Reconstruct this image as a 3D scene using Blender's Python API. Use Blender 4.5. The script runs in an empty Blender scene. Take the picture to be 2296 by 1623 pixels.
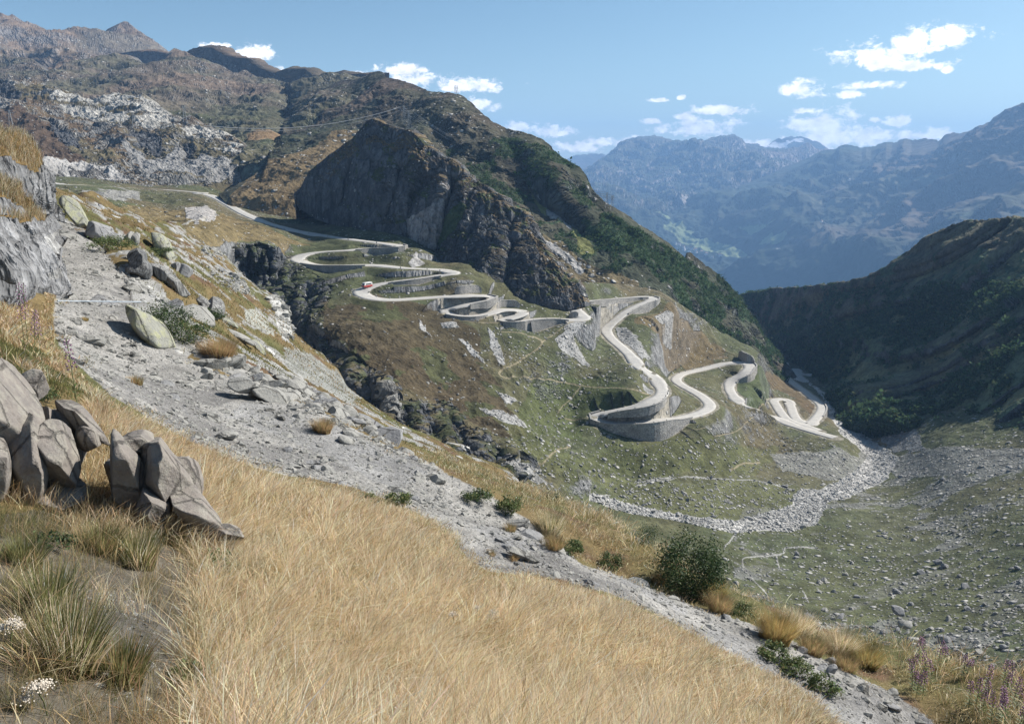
import bpy, math, random
import numpy as np
from mathutils import Vector
R = math.radians
f32 = np.float32
from concurrent.futures import ThreadPoolExecutor
POOL = ThreadPoolExecutor(4)
scene = bpy.context.scene
COL = scene.collection
rng = np.random.default_rng(11)
random.seed(5)

# ------------------------------------------------------------------ camera model
FPX, CX, CY, PIT = 1769.0, 1148.0, 811.5, R(14.0)
SP, CP = math.sin(PIT), math.cos(PIT)

def ray(x, y):
    x = np.asarray(x, float); y = np.asarray(y, float)
    dx = (x - CX) / FPX; dy = (CY - y) / FPX
    yy = CP + SP * dy; zz = -SP + CP * dy
    return dx, yy, zz, np.sqrt(dx * dx + yy * yy)

def PT(x, y, r):
    """world point seen in direction (x, y) at horizontal range r metres from the eye"""
    dx, yy, zz, h = ray(x, y)
    k = np.asarray(r, float) / h
    return np.stack([dx * k, yy * k, zz * k], -1)

def RZ(x, y, z):
    """horizontal range at which direction (x, y) meets height z"""
    dx, yy, zz, h = ray(x, y)
    return z / (zz / h)

def proj(P):
    P = np.asarray(P)
    d = CP * P[..., 1] - SP * P[..., 2]
    u = SP * P[..., 1] + CP * P[..., 2]
    d = np.maximum(d, 1e-3)
    return CX + FPX * P[..., 0] / d, CY - FPX * u / d

def crop(x0, y0, s):
    def f(pts):
        return [((x0 + p[0] / s) / 1.5279, (y0 + p[1] / s) / 1.5279) + tuple(p[2:]) for p in pts]
    return f
cA = crop(0, 0, 1.909); c2 = crop(1150, 50, 1.909); c3 = crop(2308, 0, 1.909)
c4 = crop(0, 800, 1.909); c5 = crop(1150, 800, 1.909); c6 = crop(2308, 800, 1.909)
b1 = crop(0, 1630, 1.909); b2 = crop(1150, 1630, 1.909); b3 = crop(2308, 1630, 1.909)
h1 = crop(960, 780, 2.87); h2 = crop(1460, 950, 2.551)
z1 = crop(0, 450, 3.246); z2 = crop(400, 750, 3.246); z3 = crop(800, 1100, 3.246)
z4 = crop(1300, 1500, 3.246); z5 = crop(2100, 1700, 3.246); z6 = crop(1500, 230, 3.246)
z7 = crop(2500, 1150, 4.058); z8 = crop(950, 400, 3.246)

# ------------------------------------------------------------------ noise
_perm = np.random.default_rng(3).permutation(256).astype(np.int32)
_perm = np.concatenate([_perm, _perm, _perm])
_g = np.random.default_rng(4).normal(size=(256, 3)); _g /= np.linalg.norm(_g, axis=1)[:, None]
_g = _g.astype(f32)

def _gn(P):
    i = np.floor(P).astype(np.int32); fr = (P - i).astype(f32)
    i &= 255
    u = fr * fr * fr * (fr * (fr * 6 - 15) + 10)
    out = 0
    for a in (0, 1):
        wa = u[:, 0] if a else 1 - u[:, 0]
        pa = _perm[i[:, 0] + a]
        for b in (0, 1):
            wb = wa * (u[:, 1] if b else 1 - u[:, 1])
            pb = _perm[pa + i[:, 1] + b]
            for c in (0, 1):
                g = _g[_perm[pb + i[:, 2] + c]]
                d = g[:, 0] * (fr[:, 0] - a) + g[:, 1] * (fr[:, 1] - b) + g[:, 2] * (fr[:, 2] - c)
                out = out + d * (wb * (u[:, 2] if c else 1 - u[:, 2]))
    return out * 1.6

def fbm(P, freq, octv=4, gain=0.5, ridged=False, seed=0.0, st=(1, 1, 1)):
    sh = P.shape[:-1]
    Q = (P.reshape(-1, 3) * np.array(st) * freq + 17.3 * seed + 100.0).astype(f32)
    out = np.zeros(len(Q), f32); CH = 40000
    def work(s):
        q = Q[s:s + CH]; a = 1.0; tot = 0; o = 0
        for k in range(octv):
            n = _gn(q)
            if ridged: n = 1 - 2 * np.abs(n)
            o = o + f32(a) * n
            tot += a; a *= gain; q = q * f32(2.03) + f32(7.7)
        out[s:s + CH] = o / tot
    list(POOL.map(work, range(0, len(Q), CH)))
    return out.reshape(sh)

def sstep(a, b, x):
    t = np.clip((x - a) / (b - a), 0, 1)
    return t * t * (3 - 2 * t)

# ------------------------------------------------------------------ curves, polygons
def curve(pts, xs):
    p = sorted(pts); x = [q[0] for q in p]; y = [q[1] for q in p]
    return np.interp(xs, x, y)

def tps_fit(X, v, lam=1e-4):
    X = np.asarray(X, float); n = len(X)
    d2 = ((X[:, None] - X[None]) ** 2).sum(-1)
    K = 0.5 * d2 * np.log(d2 + 1e-12) + lam * np.eye(n)
    Pm = np.concatenate([np.ones((n, 1)), X], 1)
    A = np.zeros((n + 3, n + 3)); A[:n, :n] = K; A[:n, n:] = Pm; A[n:, :n] = Pm.T
    w = np.linalg.solve(A, np.concatenate([v, np.zeros(3)]))
    def f(Y):
        sh = Y.shape[:-1]; Y = Y.reshape(-1, 2); out = np.empty(len(Y))
        def work(s):
            y = Y[s:s + 8000]
            d2 = (y[:, 0:1] - X[None, :, 0]) ** 2 + (y[:, 1:2] - X[None, :, 1]) ** 2
            out[s:s + 8000] = (0.5 * d2 * np.log(d2 + 1e-12)) @ w[:n] + w[n] + y @ w[n + 1:]
        list(POOL.map(work, range(0, len(Y), 8000)))
        return out.reshape(sh)
    return f

def inpoly(x, y, poly):
    r = np.zeros(x.shape, bool)
    n = len(poly); xm = min(p[0] for p in poly); xM = max(p[0] for p in poly)
    ym = min(p[1] for p in poly); yM = max(p[1] for p in poly)
    sel = np.nonzero(((x >= xm) & (x <= xM) & (y >= ym) & (y <= yM)).ravel())[0]
    if not len(sel): return r
    X = x.ravel()[sel]; Y = y.ravel()[sel]; q = np.zeros(len(sel), bool)
    for i in range(n):
        ax, ay = poly[i][:2]; bx, by = poly[i - 1][:2]
        if ay == by: continue
        c = (ay > Y) != (by > Y)
        q ^= c & (X < (bx - ax) * (Y - ay) / (by - ay) + ax)
    r.ravel()[sel] = q
    return r

def near_line(x, y, pts, reach):
    """distance (same units) to a polyline, inf beyond reach"""
    d = np.full(x.size, np.inf); X = x.ravel(); Y = y.ravel()
    for (ax, ay), (bx, by) in zip([p[:2] for p in pts[:-1]], [p[:2] for p in pts[1:]]):
        s = np.nonzero((X > min(ax, bx) - reach) & (X < max(ax, bx) + reach) & (Y > min(ay, by) - reach) & (Y < max(ay, by) + reach))[0]
        if not len(s): continue
        vx, vy = bx - ax, by - ay
        t = np.clip(((X[s] - ax) * vx + (Y[s] - ay) * vy) / (vx * vx + vy * vy + 1e-9), 0, 1)
        d[s] = np.minimum(d[s], np.hypot(X[s] - ax - t * vx, Y[s] - ay - t * vy))
    return d.reshape(x.shape)

def lerpc(a, b, m):
    return a * (1 - m[..., None]) + np.asarray(b) * m[..., None]

def smooth_line(pts, step):
    """Catmull-Rom resample of a list of n-d points about every `step` units in the first two dims"""
    P = np.array(pts, float); out = []
    E = np.vstack([2 * P[0] - P[1], P, 2 * P[-1] - P[-2]])
    for i in range(1, len(E) - 2):
        p0, p1, p2, p3 = E[i - 1:i + 3]
        n = max(1, int(np.hypot(*(p2 - p1)[:2]) / step))
        for k in range(n):
            t = k / n
            out.append(0.5 * (2 * p1 + (p2 - p0) * t + (2 * p0 - 5 * p1 + 4 * p2 - p3) * t * t + (3 * p1 - p0 - 3 * p2 + p3) * t ** 3))
    out.append(P[-1])
    return np.array(out)

# ------------------------------------------------------------------ objects
def tag(o, label=None, cat=None, group=None, kind=None):
    if label: o['label'] = label
    if cat: o['category'] = cat
    if group: o['group'] = group
    if kind: o['kind'] = kind
    return o

def raw_mesh(name, V, faces_idx, loop_start, loop_total, attrs=None, smooth=True):
    me = bpy.data.meshes.new(name)
    V = np.ascontiguousarray(V, f32)
    me.vertices.add(len(V)); me.vertices.foreach_set('co', V.ravel())
    me.loops.add(len(faces_idx)); me.loops.foreach_set('vertex_index', np.ascontiguousarray(faces_idx, np.int32))
    me.polygons.add(len(loop_start))
    me.polygons.foreach_set('loop_start', np.ascontiguousarray(loop_start, np.int32))
    me.update(calc_edges=True)
    me.polygons.foreach_set('use_smooth', np.full(len(loop_start), smooth))
    for k, v in (attrs or {}).items():
        v = np.ascontiguousarray(v, f32)
        if v.ndim == 2:
            if v.shape[1] == 3: v = np.concatenate([v, np.ones((len(v), 1), f32)], 1)
            me.attributes.new(k, 'FLOAT_COLOR', 'POINT').data.foreach_set('color', np.ascontiguousarray(v, f32).ravel())
        else:
            me.attributes.new(k, 'FLOAT', 'POINT').data.foreach_set('value', v)
    return me

def link(name, me, mat=None, parent=None):
    o = bpy.data.objects.new(name, me)
    COL.objects.link(o)
    if mat is not None and me is not None and len(me.materials) == 0: me.materials.append(mat)
    if parent: o.parent = parent
    return o

def quad_mesh(name, V, Q, attrs=None, smooth=True):
    Q = np.asarray(Q)
    k = Q.shape[1]
    return raw_mesh(name, V, Q.ravel(), np.arange(len(Q)) * k, None, attrs, smooth)

def grid_quads(ny, nx, wrap=False):
    i = np.arange(ny * nx).reshape(ny, nx)
    if wrap: i = np.concatenate([i, i[:, :1]], 1)
    return np.stack([i[:-1, :-1], i[:-1, 1:], i[1:, 1:], i[1:, :-1]], -1).reshape(-1, 4)

def grid_mesh(name, P, mat, attrs=None, flip=False):
    ny, nx = P.shape[:2]
    Q = grid_quads(ny, nx)
    if flip: Q = Q[:, ::-1]
    at = {k: (v.reshape(-1, v.shape[-1]) if v.ndim == 3 else v.ravel()) for k, v in (attrs or {}).items()}
    return link(name, quad_mesh(name, P.reshape(-1, 3), Q, at), mat)

def normals(P):
    du = np.gradient(P, axis=1); dv = np.gradient(P, axis=0)
    n = np.cross(du, dv)
    return n / (np.linalg.norm(n, axis=-1, keepdims=True) + 1e-9)

def pydata(name, verts, faces, mat, parent=None, smooth=False):
    me = bpy.data.meshes.new(name); me.from_pydata([tuple(v) for v in verts], [], [tuple(q) for q in faces]); me.update()
    if smooth: me.shade_smooth()
    return link(name, me, mat, parent)

class MB:
    """collects simple solids into one mesh"""
    def __init__(s): s.v = []; s.f = []
    def box(s, c, d, M=None):
        b = len(s.v)
        for z in (-.5, .5):
            for y in (-.5, .5):
                for x in (-.5, .5):
                    p = np.array([x * d[0], y * d[1], z * d[2]])
                    if M is not None: p = M @ p
                    s.v.append(p + np.array(c))
        for q in ((0, 2, 3, 1), (4, 5, 7, 6), (0, 1, 5, 4), (2, 6, 7, 3), (0, 4, 6, 2), (1, 3, 7, 5)):
            s.f.append(tuple(b + k for k in q))
    def bar(s, a, b_, r, n=5, r2=None):
        a = np.array(a, float); b_ = np.array(b_, float); d = b_ - a; L = np.linalg.norm(d) + 1e-9; d = d / L
        t = np.array([0, 0, 1.0]) if abs(d[2]) < .9 else np.array([1.0, 0, 0])
        u = np.cross(d, t); u /= np.linalg.norm(u); w = np.cross(d, u)
        b = len(s.v); r2 = r if r2 is None else r2
        for (p, rr) in ((a, r), (b_, r2)):
            for k in range(n):
                th = 2 * math.pi * k / n
                s.v.append(p + rr * (math.cos(th) * u + math.sin(th) * w))
        for k in range(n):
            s.f.append((b + k, b + (k + 1) % n, b + n + (k + 1) % n, b + n + k))
        s.f.append(tuple(b + k for k in range(n))[::-1]); s.f.append(tuple(b + n + k for k in range(n)))
    def tube(s, pts, r, n=5):
        for a, b in zip(pts[:-1], pts[1:]): s.bar(a, b, r, n)
    def cyl(s, c, axis, r, w, n=14):
        c = np.array(c); a = np.array(axis); s.bar(c - a * w / 2, c + a * w / 2, r, n)
    def build(s, name, mat, parent=None, smooth=False): return pydata(name, s.v, s.f, mat, parent, smooth)

def empty(name, loc, rz=0.0):
    o = bpy.data.objects.new(name, None); COL.objects.link(o)
    o.location = loc; o.rotation_euler = (0, 0, rz); o.empty_display_size = 0.3
    return o

# ------------------------------------------------------------------ materials
class NT:
    def __init__(s, name):
        s.m = bpy.data.materials.new(name); s.m.use_nodes = True
        s.t = s.m.node_tree; s.t.nodes.clear(); s.l = s.t.links
    def n(s, typ, **kw):
        nd = s.t.nodes.new(typ)
        for k, v in kw.items():
            if k.startswith('i_'):
                key = k[2:]; nd.inputs[int(key) if key.isdigit() else key.replace('_', ' ')].default_value = v
            else: setattr(nd, k, v)
        return nd
    def c(s, a, b): s.l.new(a, b)
    def math(s, op, a, b=None, clamp=False):
        m = s.n('ShaderNodeMath', operation=op, use_clamp=clamp)
        for i, v in enumerate((a, b)):
            if v is None: continue
            if hasattr(v, 'is_linked') or hasattr(v, 'links'): s.c(v, m.inputs[i])
            else: m.inputs[i].default_value = v
        return m.outputs[0]
    def maprange(s, v, a, b, c=0.0, d=1.0, smooth=False):
        m = s.n('ShaderNodeMapRange', interpolation_type='SMOOTHSTEP' if smooth else 'LINEAR')
        s.c(v, m.inputs[0])
        for i, q in enumerate((a, b, c, d)): m.inputs[i + 1].default_value = q
        return m.outputs[0]
    def mix(s, fac, a, b, blend='MIX'):
        m = s.n('ShaderNodeMix', data_type='RGBA', blend_type=blend)
        for sock, v in ((m.inputs[0], fac), (m.inputs[6], a), (m.inputs[7], b)):
            if hasattr(v, 'links'): s.c(v, sock)
            elif isinstance(v, (int, float)): sock.default_value = v
            else: sock.default_value = tuple(v) + (1.0,) * (4 - len(v))
        return m.outputs[2]
    def noise(s, vec, scale, detail=4, rough=.55, dist=0.0):
        nd = s.n('ShaderNodeTexNoise'); s.c(vec, nd.inputs['Vector'])
        nd.inputs['Scale'].default_value = scale; nd.inputs['Detail'].default_value = detail
        nd.inputs['Roughness'].default_value = rough; nd.inputs['Distortion'].default_value = dist
        return nd.outputs['Fac']
    def voro(s, vec, scale, feature='F1', rnd=1.0):
        nd = s.n('ShaderNodeTexVoronoi', feature=feature); s.c(vec, nd.inputs['Vector'])
        nd.inputs['Scale'].default_value = scale; nd.inputs['Randomness'].default_value = rnd
        return nd
    def stretch(s, vec, sc, rot=(0, 0, 0)):
        nd = s.n('ShaderNodeMapping'); s.c(vec, nd.inputs['Vector'])
        nd.inputs['Scale'].default_value = sc; nd.inputs['Rotation'].default_value = rot
        return nd.outputs[0]
    def finish(s, col, rough=.9, spec=.2, height=None, bump=1.0, dist=1.0, trans=None):
        b = s.n('ShaderNodeBsdfPrincipled')
        if hasattr(col, 'links'): s.c(col, b.inputs['Base Color'])
        else: b.inputs['Base Color'].default_value = tuple(col) + (1,)
        b.inputs['Roughness'].default_value = rough; b.inputs['Specular IOR Level'].default_value = spec
        if height is not None:
            bp = s.n('ShaderNodeBump'); bp.inputs['Strength'].default_value = bump; bp.inputs['Distance'].default_value = dist
            s.c(height, bp.inputs['Height']); s.c(bp.outputs[0], b.inputs['Normal'])
        out = s.n('ShaderNodeOutputMaterial')
        sh = b.outputs[0]
        if trans:
            tb = s.n('ShaderNodeBsdfTranslucent')
            if hasattr(col, 'links'): s.c(col, tb.inputs[0])
            mx = s.n('ShaderNodeMixShader'); mx.inputs[0].default_value = trans
            s.c(sh, mx.inputs[1]); s.c(tb.outputs[0], mx.inputs[2]); sh = mx.outputs[0]
        s.c(sh, out.inputs[0])
        return s.m

def terrain_mat(name, s, speck=None, bump=.6, crack=True, var=.45, tuft=.5, stretch=(1, 1, 1)):
    """ground: colour attribute 'col' (kinds of cover), 'rk' bare rock, 'spk' loose stones; s = detail size in metres"""
    t = NT(name)
    pos = t.n('ShaderNodeNewGeometry').outputs['Position']
    col = t.n('ShaderNodeAttribute', attribute_name='col').outputs['Color']
    rk = t.n('ShaderNodeAttribute', attribute_name='rk').outputs['Fac']
    spk = t.n('ShaderNodeAttribute', attribute_name='spk').outputs['Fac']
    n1 = t.noise(pos, .35 / s, 5, .6)
    n2 = t.noise(pos, 2.2 / s, 4, .65)
    v1 = t.maprange(n1, .3, .7, 1 - var, 1 + var)
    v2 = t.maprange(n2, .3, .7, 1 - var * .8, 1 + var * .8)
    v = t.math('MULTIPLY', v1, v2)
    vv = t.n('ShaderNodeVectorMath', operation='SCALE'); t.c(col, vv.inputs[0]); t.c(v, vv.inputs['Scale'])
    c = vv.outputs[0]
    h = t.math('ADD', t.math('MULTIPLY', n1, s * bump), t.math('MULTIPLY', n2, s * bump * .35))
    streak = t.noise(t.stretch(pos, (1, 1, .22)), 1.1 / s, 4, .6)
    c = t.mix(t.math('MULTIPLY', rk, t.maprange(streak, .36, .62, .55, 0)), c, (.03, .03, .032))
    h = t.math('ADD', h, t.math('MULTIPLY', t.math('MULTIPLY', rk, streak), s * 1.1))
    if crack:
        sv = t.stretch(pos, stretch)
        w = t.noise(sv, .5 / s, 3, .6)
        wv = t.n('ShaderNodeVectorMath', operation='SCALE'); wv.inputs['Scale'].default_value = s * 1.5
        nn = t.n('ShaderNodeTexNoise'); t.c(sv, nn.inputs['Vector']); nn.inputs['Scale'].default_value = .4 / s
        t.c(nn.outputs['Color'], wv.inputs[0])
        av = t.n('ShaderNodeVectorMath', operation='ADD'); t.c(sv, av.inputs[0]); t.c(wv.outputs[0], av.inputs[1])
        vo = t.voro(av.outputs[0], .45 / s, 'DISTANCE_TO_EDGE')
        ck = t.maprange(vo.outputs['Distance'], 0.0, .09, 1.0, 0.0)
        ck = t.math('MULTIPLY', ck, rk)
        vo2 = t.voro(av.outputs[0], .45 / s, 'F1')
        c = t.mix(t.math('MULTIPLY', ck, .3), c, (.03, .03, .03))
        cc = t.n('ShaderNodeSeparateColor'); t.c(vo2.outputs['Color'], cc.inputs[0])
        bl = t.math('MULTIPLY', rk, t.math('MULTIPLY', cc.outputs[0], s * .5))
        h = t.math('ADD', h, t.math('ADD', bl, t.math('MULTIPLY', ck, -s * .3)))
    if speck:
        for k, sc in enumerate((speck, speck * .45)):
            vo = t.voro(pos, 1.0 / sc)
            cc = t.n('ShaderNodeSeparateColor'); t.c(vo.outputs['Color'], cc.inputs[0])
            size = t.maprange(cc.outputs[0], 0, 1, .12, .46)
            inside = t.maprange(t.math('SUBTRACT', size, vo.outputs['Distance']), 0, .06, 0, 1)
            has = t.math('LESS_THAN', cc.outputs[1], spk)
            m = t.math('MULTIPLY', inside, has)
            sc_col = t.mix(cc.outputs[2], (.42, .41, .39), (.20, .20, .20))
            c = t.mix(m, c, sc_col)
            h = t.math('ADD', h, t.math('MULTIPLY', t.math('MULTIPLY', m, t.math('SUBTRACT', .6, vo.outputs['Distance'])), sc * 1.3))
    return t.finish(c, .95, .15, h, 1.0, 1.0)
# ================================================================== SETTING: TERRAIN
OLIVE = (.074, .082, .042); GREEN = (.066, .080, .034); BROWN = (.110, .075, .042); OCHRE = (.19, .14, .065)
HEATH = (.062, .047, .030); ROCK = (.25, .25, .25); DROCK = (.115, .12, .13); PALE = (.42, .41, .395); ALDER = (.030, .050, .024)

class Patch:
    """a sheet of land: upper and lower outline, ranges at anchor points, real depth behind its crest"""
    def __init__(s, anchors):
        a = np.array([q[:2] for q in anchors], float); r = np.array([q[2] for q in anchors], float)
        h = ray(a[:, 0], a[:, 1])[3]
        s.fit = tps_fit(a / 1000, h / r * 100, 1e-4)
    def rng_at(s, x, y):
        x = np.asarray(x, float); y = np.asarray(y, float)
        inv = np.maximum(s.fit(np.stack([x, y], -1) / 1000) / 100, 1 / 26000)
        return ray(x, y)[3] / inv
    def at(s, x, y): return PT(x, y, s.rng_at(x, y))
    def sheet(s, top, bot, x0, x1, nx, ny, extra=None, back=10, bk=(.025, .02), jag=0.0):
        xs = np.linspace(x0, x1, nx)
        yt = curve(top, xs) + jag * fbm(np.stack([xs / 16, xs * 0, xs * 0 + x0], -1), 1.0, 5, .6, True, seed=x1 * .01); yb = np.maximum(curve(bot, xs), yt + 2)
        v = np.linspace(0, 1, ny)[:, None]
        X = np.broadcast_to(xs, (ny, nx)).copy(); Y = yb + (yt - yb) * v
        r = s.rng_at(X, Y)
        if extra is not None: r = extra(X, Y, r)
        P = PT(X, Y, r)
        if back:                                   # the land goes on over the crest and down the far side
            rt = r[-1]; k = np.arange(1, back + 1)[:, None]
            rb = rt * (1 + bk[0] * k ** 1.5)
            u = P[-1, :, :2] / rt[:, None]
            zb = P[-1, :, 2] - rt * bk[1] * k ** 1.7
            B = np.concatenate([u[None] * rb[..., None], zb[..., None]], -1)
            P = np.concatenate([P, B]); X = np.concatenate([X, np.repeat(X[-1:], back, 0)]); Y = np.concatenate([Y, np.repeat(Y[-1:], back, 0)])
        return X, Y, P

def push(P, amount):
    return P + normals(P) * amount[..., None]

def soft_poly(X, Y, P, poly, jit=6, freq=.05, seed=0):
    j = fbm(P, freq, 3, seed=seed) * jit * 2; k = fbm(P, freq, 3, seed=seed + 5) * jit * 2
    return inpoly(X + j, Y + k, poly)

def put(A, m, col=None, rk=None, spk=None, w=1.0):
    if col is not None: A['col'][m] = A['col'][m] * (1 - w) + np.array(col, f32) * w
    if rk is not None: A['rk'][m] = rk
    if spk is not None: A['spk'][m] = spk

def cover(P, c1, c2, scale, rock=ROCK, rock_lo=.35, rock_hi=.6, spk=.1, c3=None, seed=0, rjit=.25, nz=None):
    """mixed cover: two or three plant covers, bare rock where it is steep"""
    n = normals(P); n *= np.sign(n[..., 2:3] + 1e-6)
    a = fbm(P, 1 / scale, 5, .55, seed=seed); b = fbm(P, .37 / scale, 4, seed=seed + 3)
    col = lerpc(np.broadcast_to(np.array(c1), P.shape), c2, sstep(-.18, .18, a + .5 * b))
    if c3 is not None: col = lerpc(col, c3, sstep(.05, .3, b - .3 * a))
    r = fbm(P, 3.0 / scale, 4, seed=seed + 9)
    rk = 1 - sstep(rock_lo, rock_hi, n[..., 2] + r * rjit + a * rjit)
    rc = np.array(rock) * (1 + .35 * fbm(P, 2.0 / scale, 3, seed=seed + 4))[..., None]
    col = col * (1 - rk[..., None]) + rc * rk[..., None]
    sp = np.clip(spk * (1 + 3.0 * fbm(P, .8 / scale, 3, seed=seed + 6)), 0, 1) * (1 - .5 * rk)
    return dict(col=col.astype(f32), rk=rk.astype(f32), spk=sp.astype(f32)), n

def structure(o): return tag(o, kind='structure')

# ---------------------------------------------------------------- distant ranges
M_far = terrain_mat('far_mountain', 90.0, None, .28, False, .22)
M_mtn = terrain_mat('mountain', 9.0, 7.0, .45, True, .4, stretch=(1, 1, .6))
M_cliff = terrain_mat('cliff_rock', 3.2, 4.0, .55, True, .4, stretch=(1, 1, .4))
M_hill = terrain_mat('hillside', 2.2, 3.0, .45, False, .45)
M_wood = terrain_mat('shrub_slope', 5.0, None, .9, False, .5)

def far_colors(P, snow=False):
    A, n = cover(P, (.085, .085, .055), (.125, .105, .08), 900, (.24, .23, .22), .45, .75, 0, seed=2)
    return A, n

t1 = z6([(1380, 1090), (1440, 1045), (1500, 1010), (1560, 985), (1640, 990), (1700, 978), (1740, 985), (1790, 1010), (1820, 1000), (1870, 1045), (1980, 1110)])
pk = Patch([(1250, 350, 13200), (1400, 350, 13200), (1250, 440, 12000), (1400, 440, 12000)])
X, Y, P = pk.sheet(t1, [(1200, 450), (1420, 450)], 1240, 1420, 150, 60, jag=4)
P = push(P, 90 * fbm(P, 1 / 1500, 5, ridged=True, seed=1) * sstep(0, .3, (450 - Y) / 100))
A, n = far_colors(P); structure(grid_mesh('distant_peak', P, M_far, A))
t2 = c3([(560, 1010), (620, 965), (650, 945), (685, 925), (700, 940), (730, 925), (765, 910), (790, 925), (820, 908), (850, 920), (880, 935), (930, 950), (960, 965), (1000, 995), (1060, 1030)])
X, Y, P = Patch([(1700, 310, 13200), (1880, 310, 13200), (1700, 380, 12200), (1880, 380, 12200)]).sheet(t2, [(1680, 400), (1900, 400)], t2[0][0], t2[-1][0], 170, 70, jag=4)
P = push(P, 90 * fbm(P, 1 / 1300, 5, ridged=True, seed=4) * sstep(0, .3, (400 - Y) / 80))
A, n = far_colors(P)
sn = (fbm(P, 1 / 500, 4, seed=8) > -.05) & (Y < 352) & (X < 1800)
put(A, sn, (.8, .8, .82), 0, 0)
structure(grid_mesh('distant_peak', P, M_far, A))

# northern range
tB1 = [(1180, 420), (1270, 395)] + c2([(1590, 1060), (1625, 1035), (1690, 1000), (1760, 950), (1820, 905), (1880, 850), (1920, 830), (1990, 815), (2080, 812), (2150, 820), (2230, 845), (2280, 860)]) + \
    c3([(60, 955), (140, 935), (215, 930), (290, 912), (340, 905), (370, 890), (385, 885), (420, 905), (455, 935), (520, 945), (570, 955), (620, 970), (660, 980), (760, 970), (820, 965), (870, 945), (910, 970), (950, 1000), (985, 985), (1060, 1010), (1200, 1080)])
pB1 = Patch([(1290, 400, 9500), (1440, 310, 10500), (1650, 310, 11500), (1850, 330, 11000), (1950, 400, 9500), (1300, 520, 6600), (1500, 580, 6400), (1700, 560, 6300), (1500, 450, 8200), (1800, 450, 8200), (1400, 380, 9300)])
X, Y, P = pB1.sheet(tB1, [(1180, 640), (2000, 640)], 1200, 1950, 620, 200, jag=6)
w = sstep(0, .22, (640 - Y) / 300) * (.18 + .82 * sstep(4, 60, Y - curve(tB1, X.ravel()).reshape(X.shape)))
P = push(P, w * (330 * fbm(P, 1 / 2100, 6, .52, True, seed=3) + 60 * fbm(P, 1 / 300, 3, .5, True, seed=7)))
P = push(P, 22 * (w > 0) * fbm(P, 1 / 160, 3, .6, True, seed=8))
A, n = cover(P, (.05, .065, .045), (.09, .085, .06), 900, (.42, .37, .34), .5, .85, 0, seed=3, c3=(.20, .15, .12))
lo = sstep(-150, -420, P[..., 2] + 200 * fbm(P, 1 / 500, 4, seed=6))
A['col'] = lerpc(A['col'], (.022, .036, .022), lo).astype(f32); A['rk'] *= (1 - lo).astype(f32)
structure(grid_mesh('far_mountain_range', P, M_far, A))
# southern range, its crest falling to the left in front of it
tB2 = c3([(-900, 1600), (-600, 1500), (-400, 1420), (-100, 1330), (100, 1290), (300, 1230), (450, 1180), (600, 1130), (700, 1100), (800, 1070), (900, 1030), (985, 985), (1060, 982), (1085, 965), (1110, 950), (1170, 955), (1240, 975), (1270, 962), (1300, 968), (1380, 935), (1410, 925), (1440, 938), (1480, 930), (1520, 910), (1570, 930), (1640, 910), (1690, 912), (1740, 925), (1770, 890), (1810, 870), (1880, 868), (1960, 850), (2010, 820), (2070, 805), (2130, 805), (2180, 775), (2228, 758), (2300, 735), (2500, 660)])
pB2 = Patch([(1250, 555, 6300), (1400, 520, 6600), (1700, 410, 8000), (1830, 330, 8800), (2000, 320, 8000), (2296, 260, 6600), (2420, 240, 6400), (1500, 620, 5600), (1700, 680, 4600), (1900, 640, 4700), (2296, 520, 4500), (2420, 520, 4400), (1900, 500, 6000), (2150, 420, 5800), (1700, 540, 6000), (2296, 700, 3300), (1900, 760, 3400)])
X, Y, P = pB2.sheet(tB2, [(1200, 720), (2450, 760)], 1230, 2440, 760, 280, jag=6)
w = sstep(0, .2, (700 - Y) / 300) * (.12 + .88 * sstep(4, 70, Y - curve(tB2, X.ravel()).reshape(X.shape)))
P = push(P, w * (260 * fbm(P, 1 / 1700, 6, .5, True, seed=5) + 35 * fbm(P, 1 / 220, 3, .5, True, seed=9)))
A, n = cover(P, (.04, .055, .036), (.075, .075, .05), 700, (.20, .19, .18), .4, .75, 0, seed=6, c3=(.115, .09, .072))
lo = sstep(-280, -470, P[..., 2] + 220 * fbm(P, 1 / 450, 4, seed=6))
A['col'] = lerpc(A['col'], (.020, .034, .022), lo).astype(f32); A['rk'] *= (1 - lo).astype(f32)
for k, pl in enumerate([c6([(-60, 40), (40, 60), (160, 100), (300, 115), (480, 150), (500, 175), (380, 200), (260, 170), (120, 150), (-80, 110)]),
           c6([(560, 130), (640, 118), (730, 140), (760, 175), (680, 180), (600, 150)]), c6([(-160, -20), (-60, 0), (-20, 40), (-120, 20)]),
           c6([(430, 60), (560, 55), (690, 75), (560, 80)]), c3([(1880, 1290), (2040, 1280), (1950, 1330), (1500, 1360), (1300, 1350), (1560, 1310)]),
           c3([(900, 1470), (1250, 1465), (1260, 1490), (950, 1485)])]):
    m = soft_poly(X, Y, P, pl, 3, 1 / 160, k); put(A, m, (.20, .24, .115) if k < 4 else (.115, .115, .08), 0, 0)
structure(grid_mesh('far_mountain_range', P, M_far, A)); G_B = (X, Y, P, A)

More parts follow.
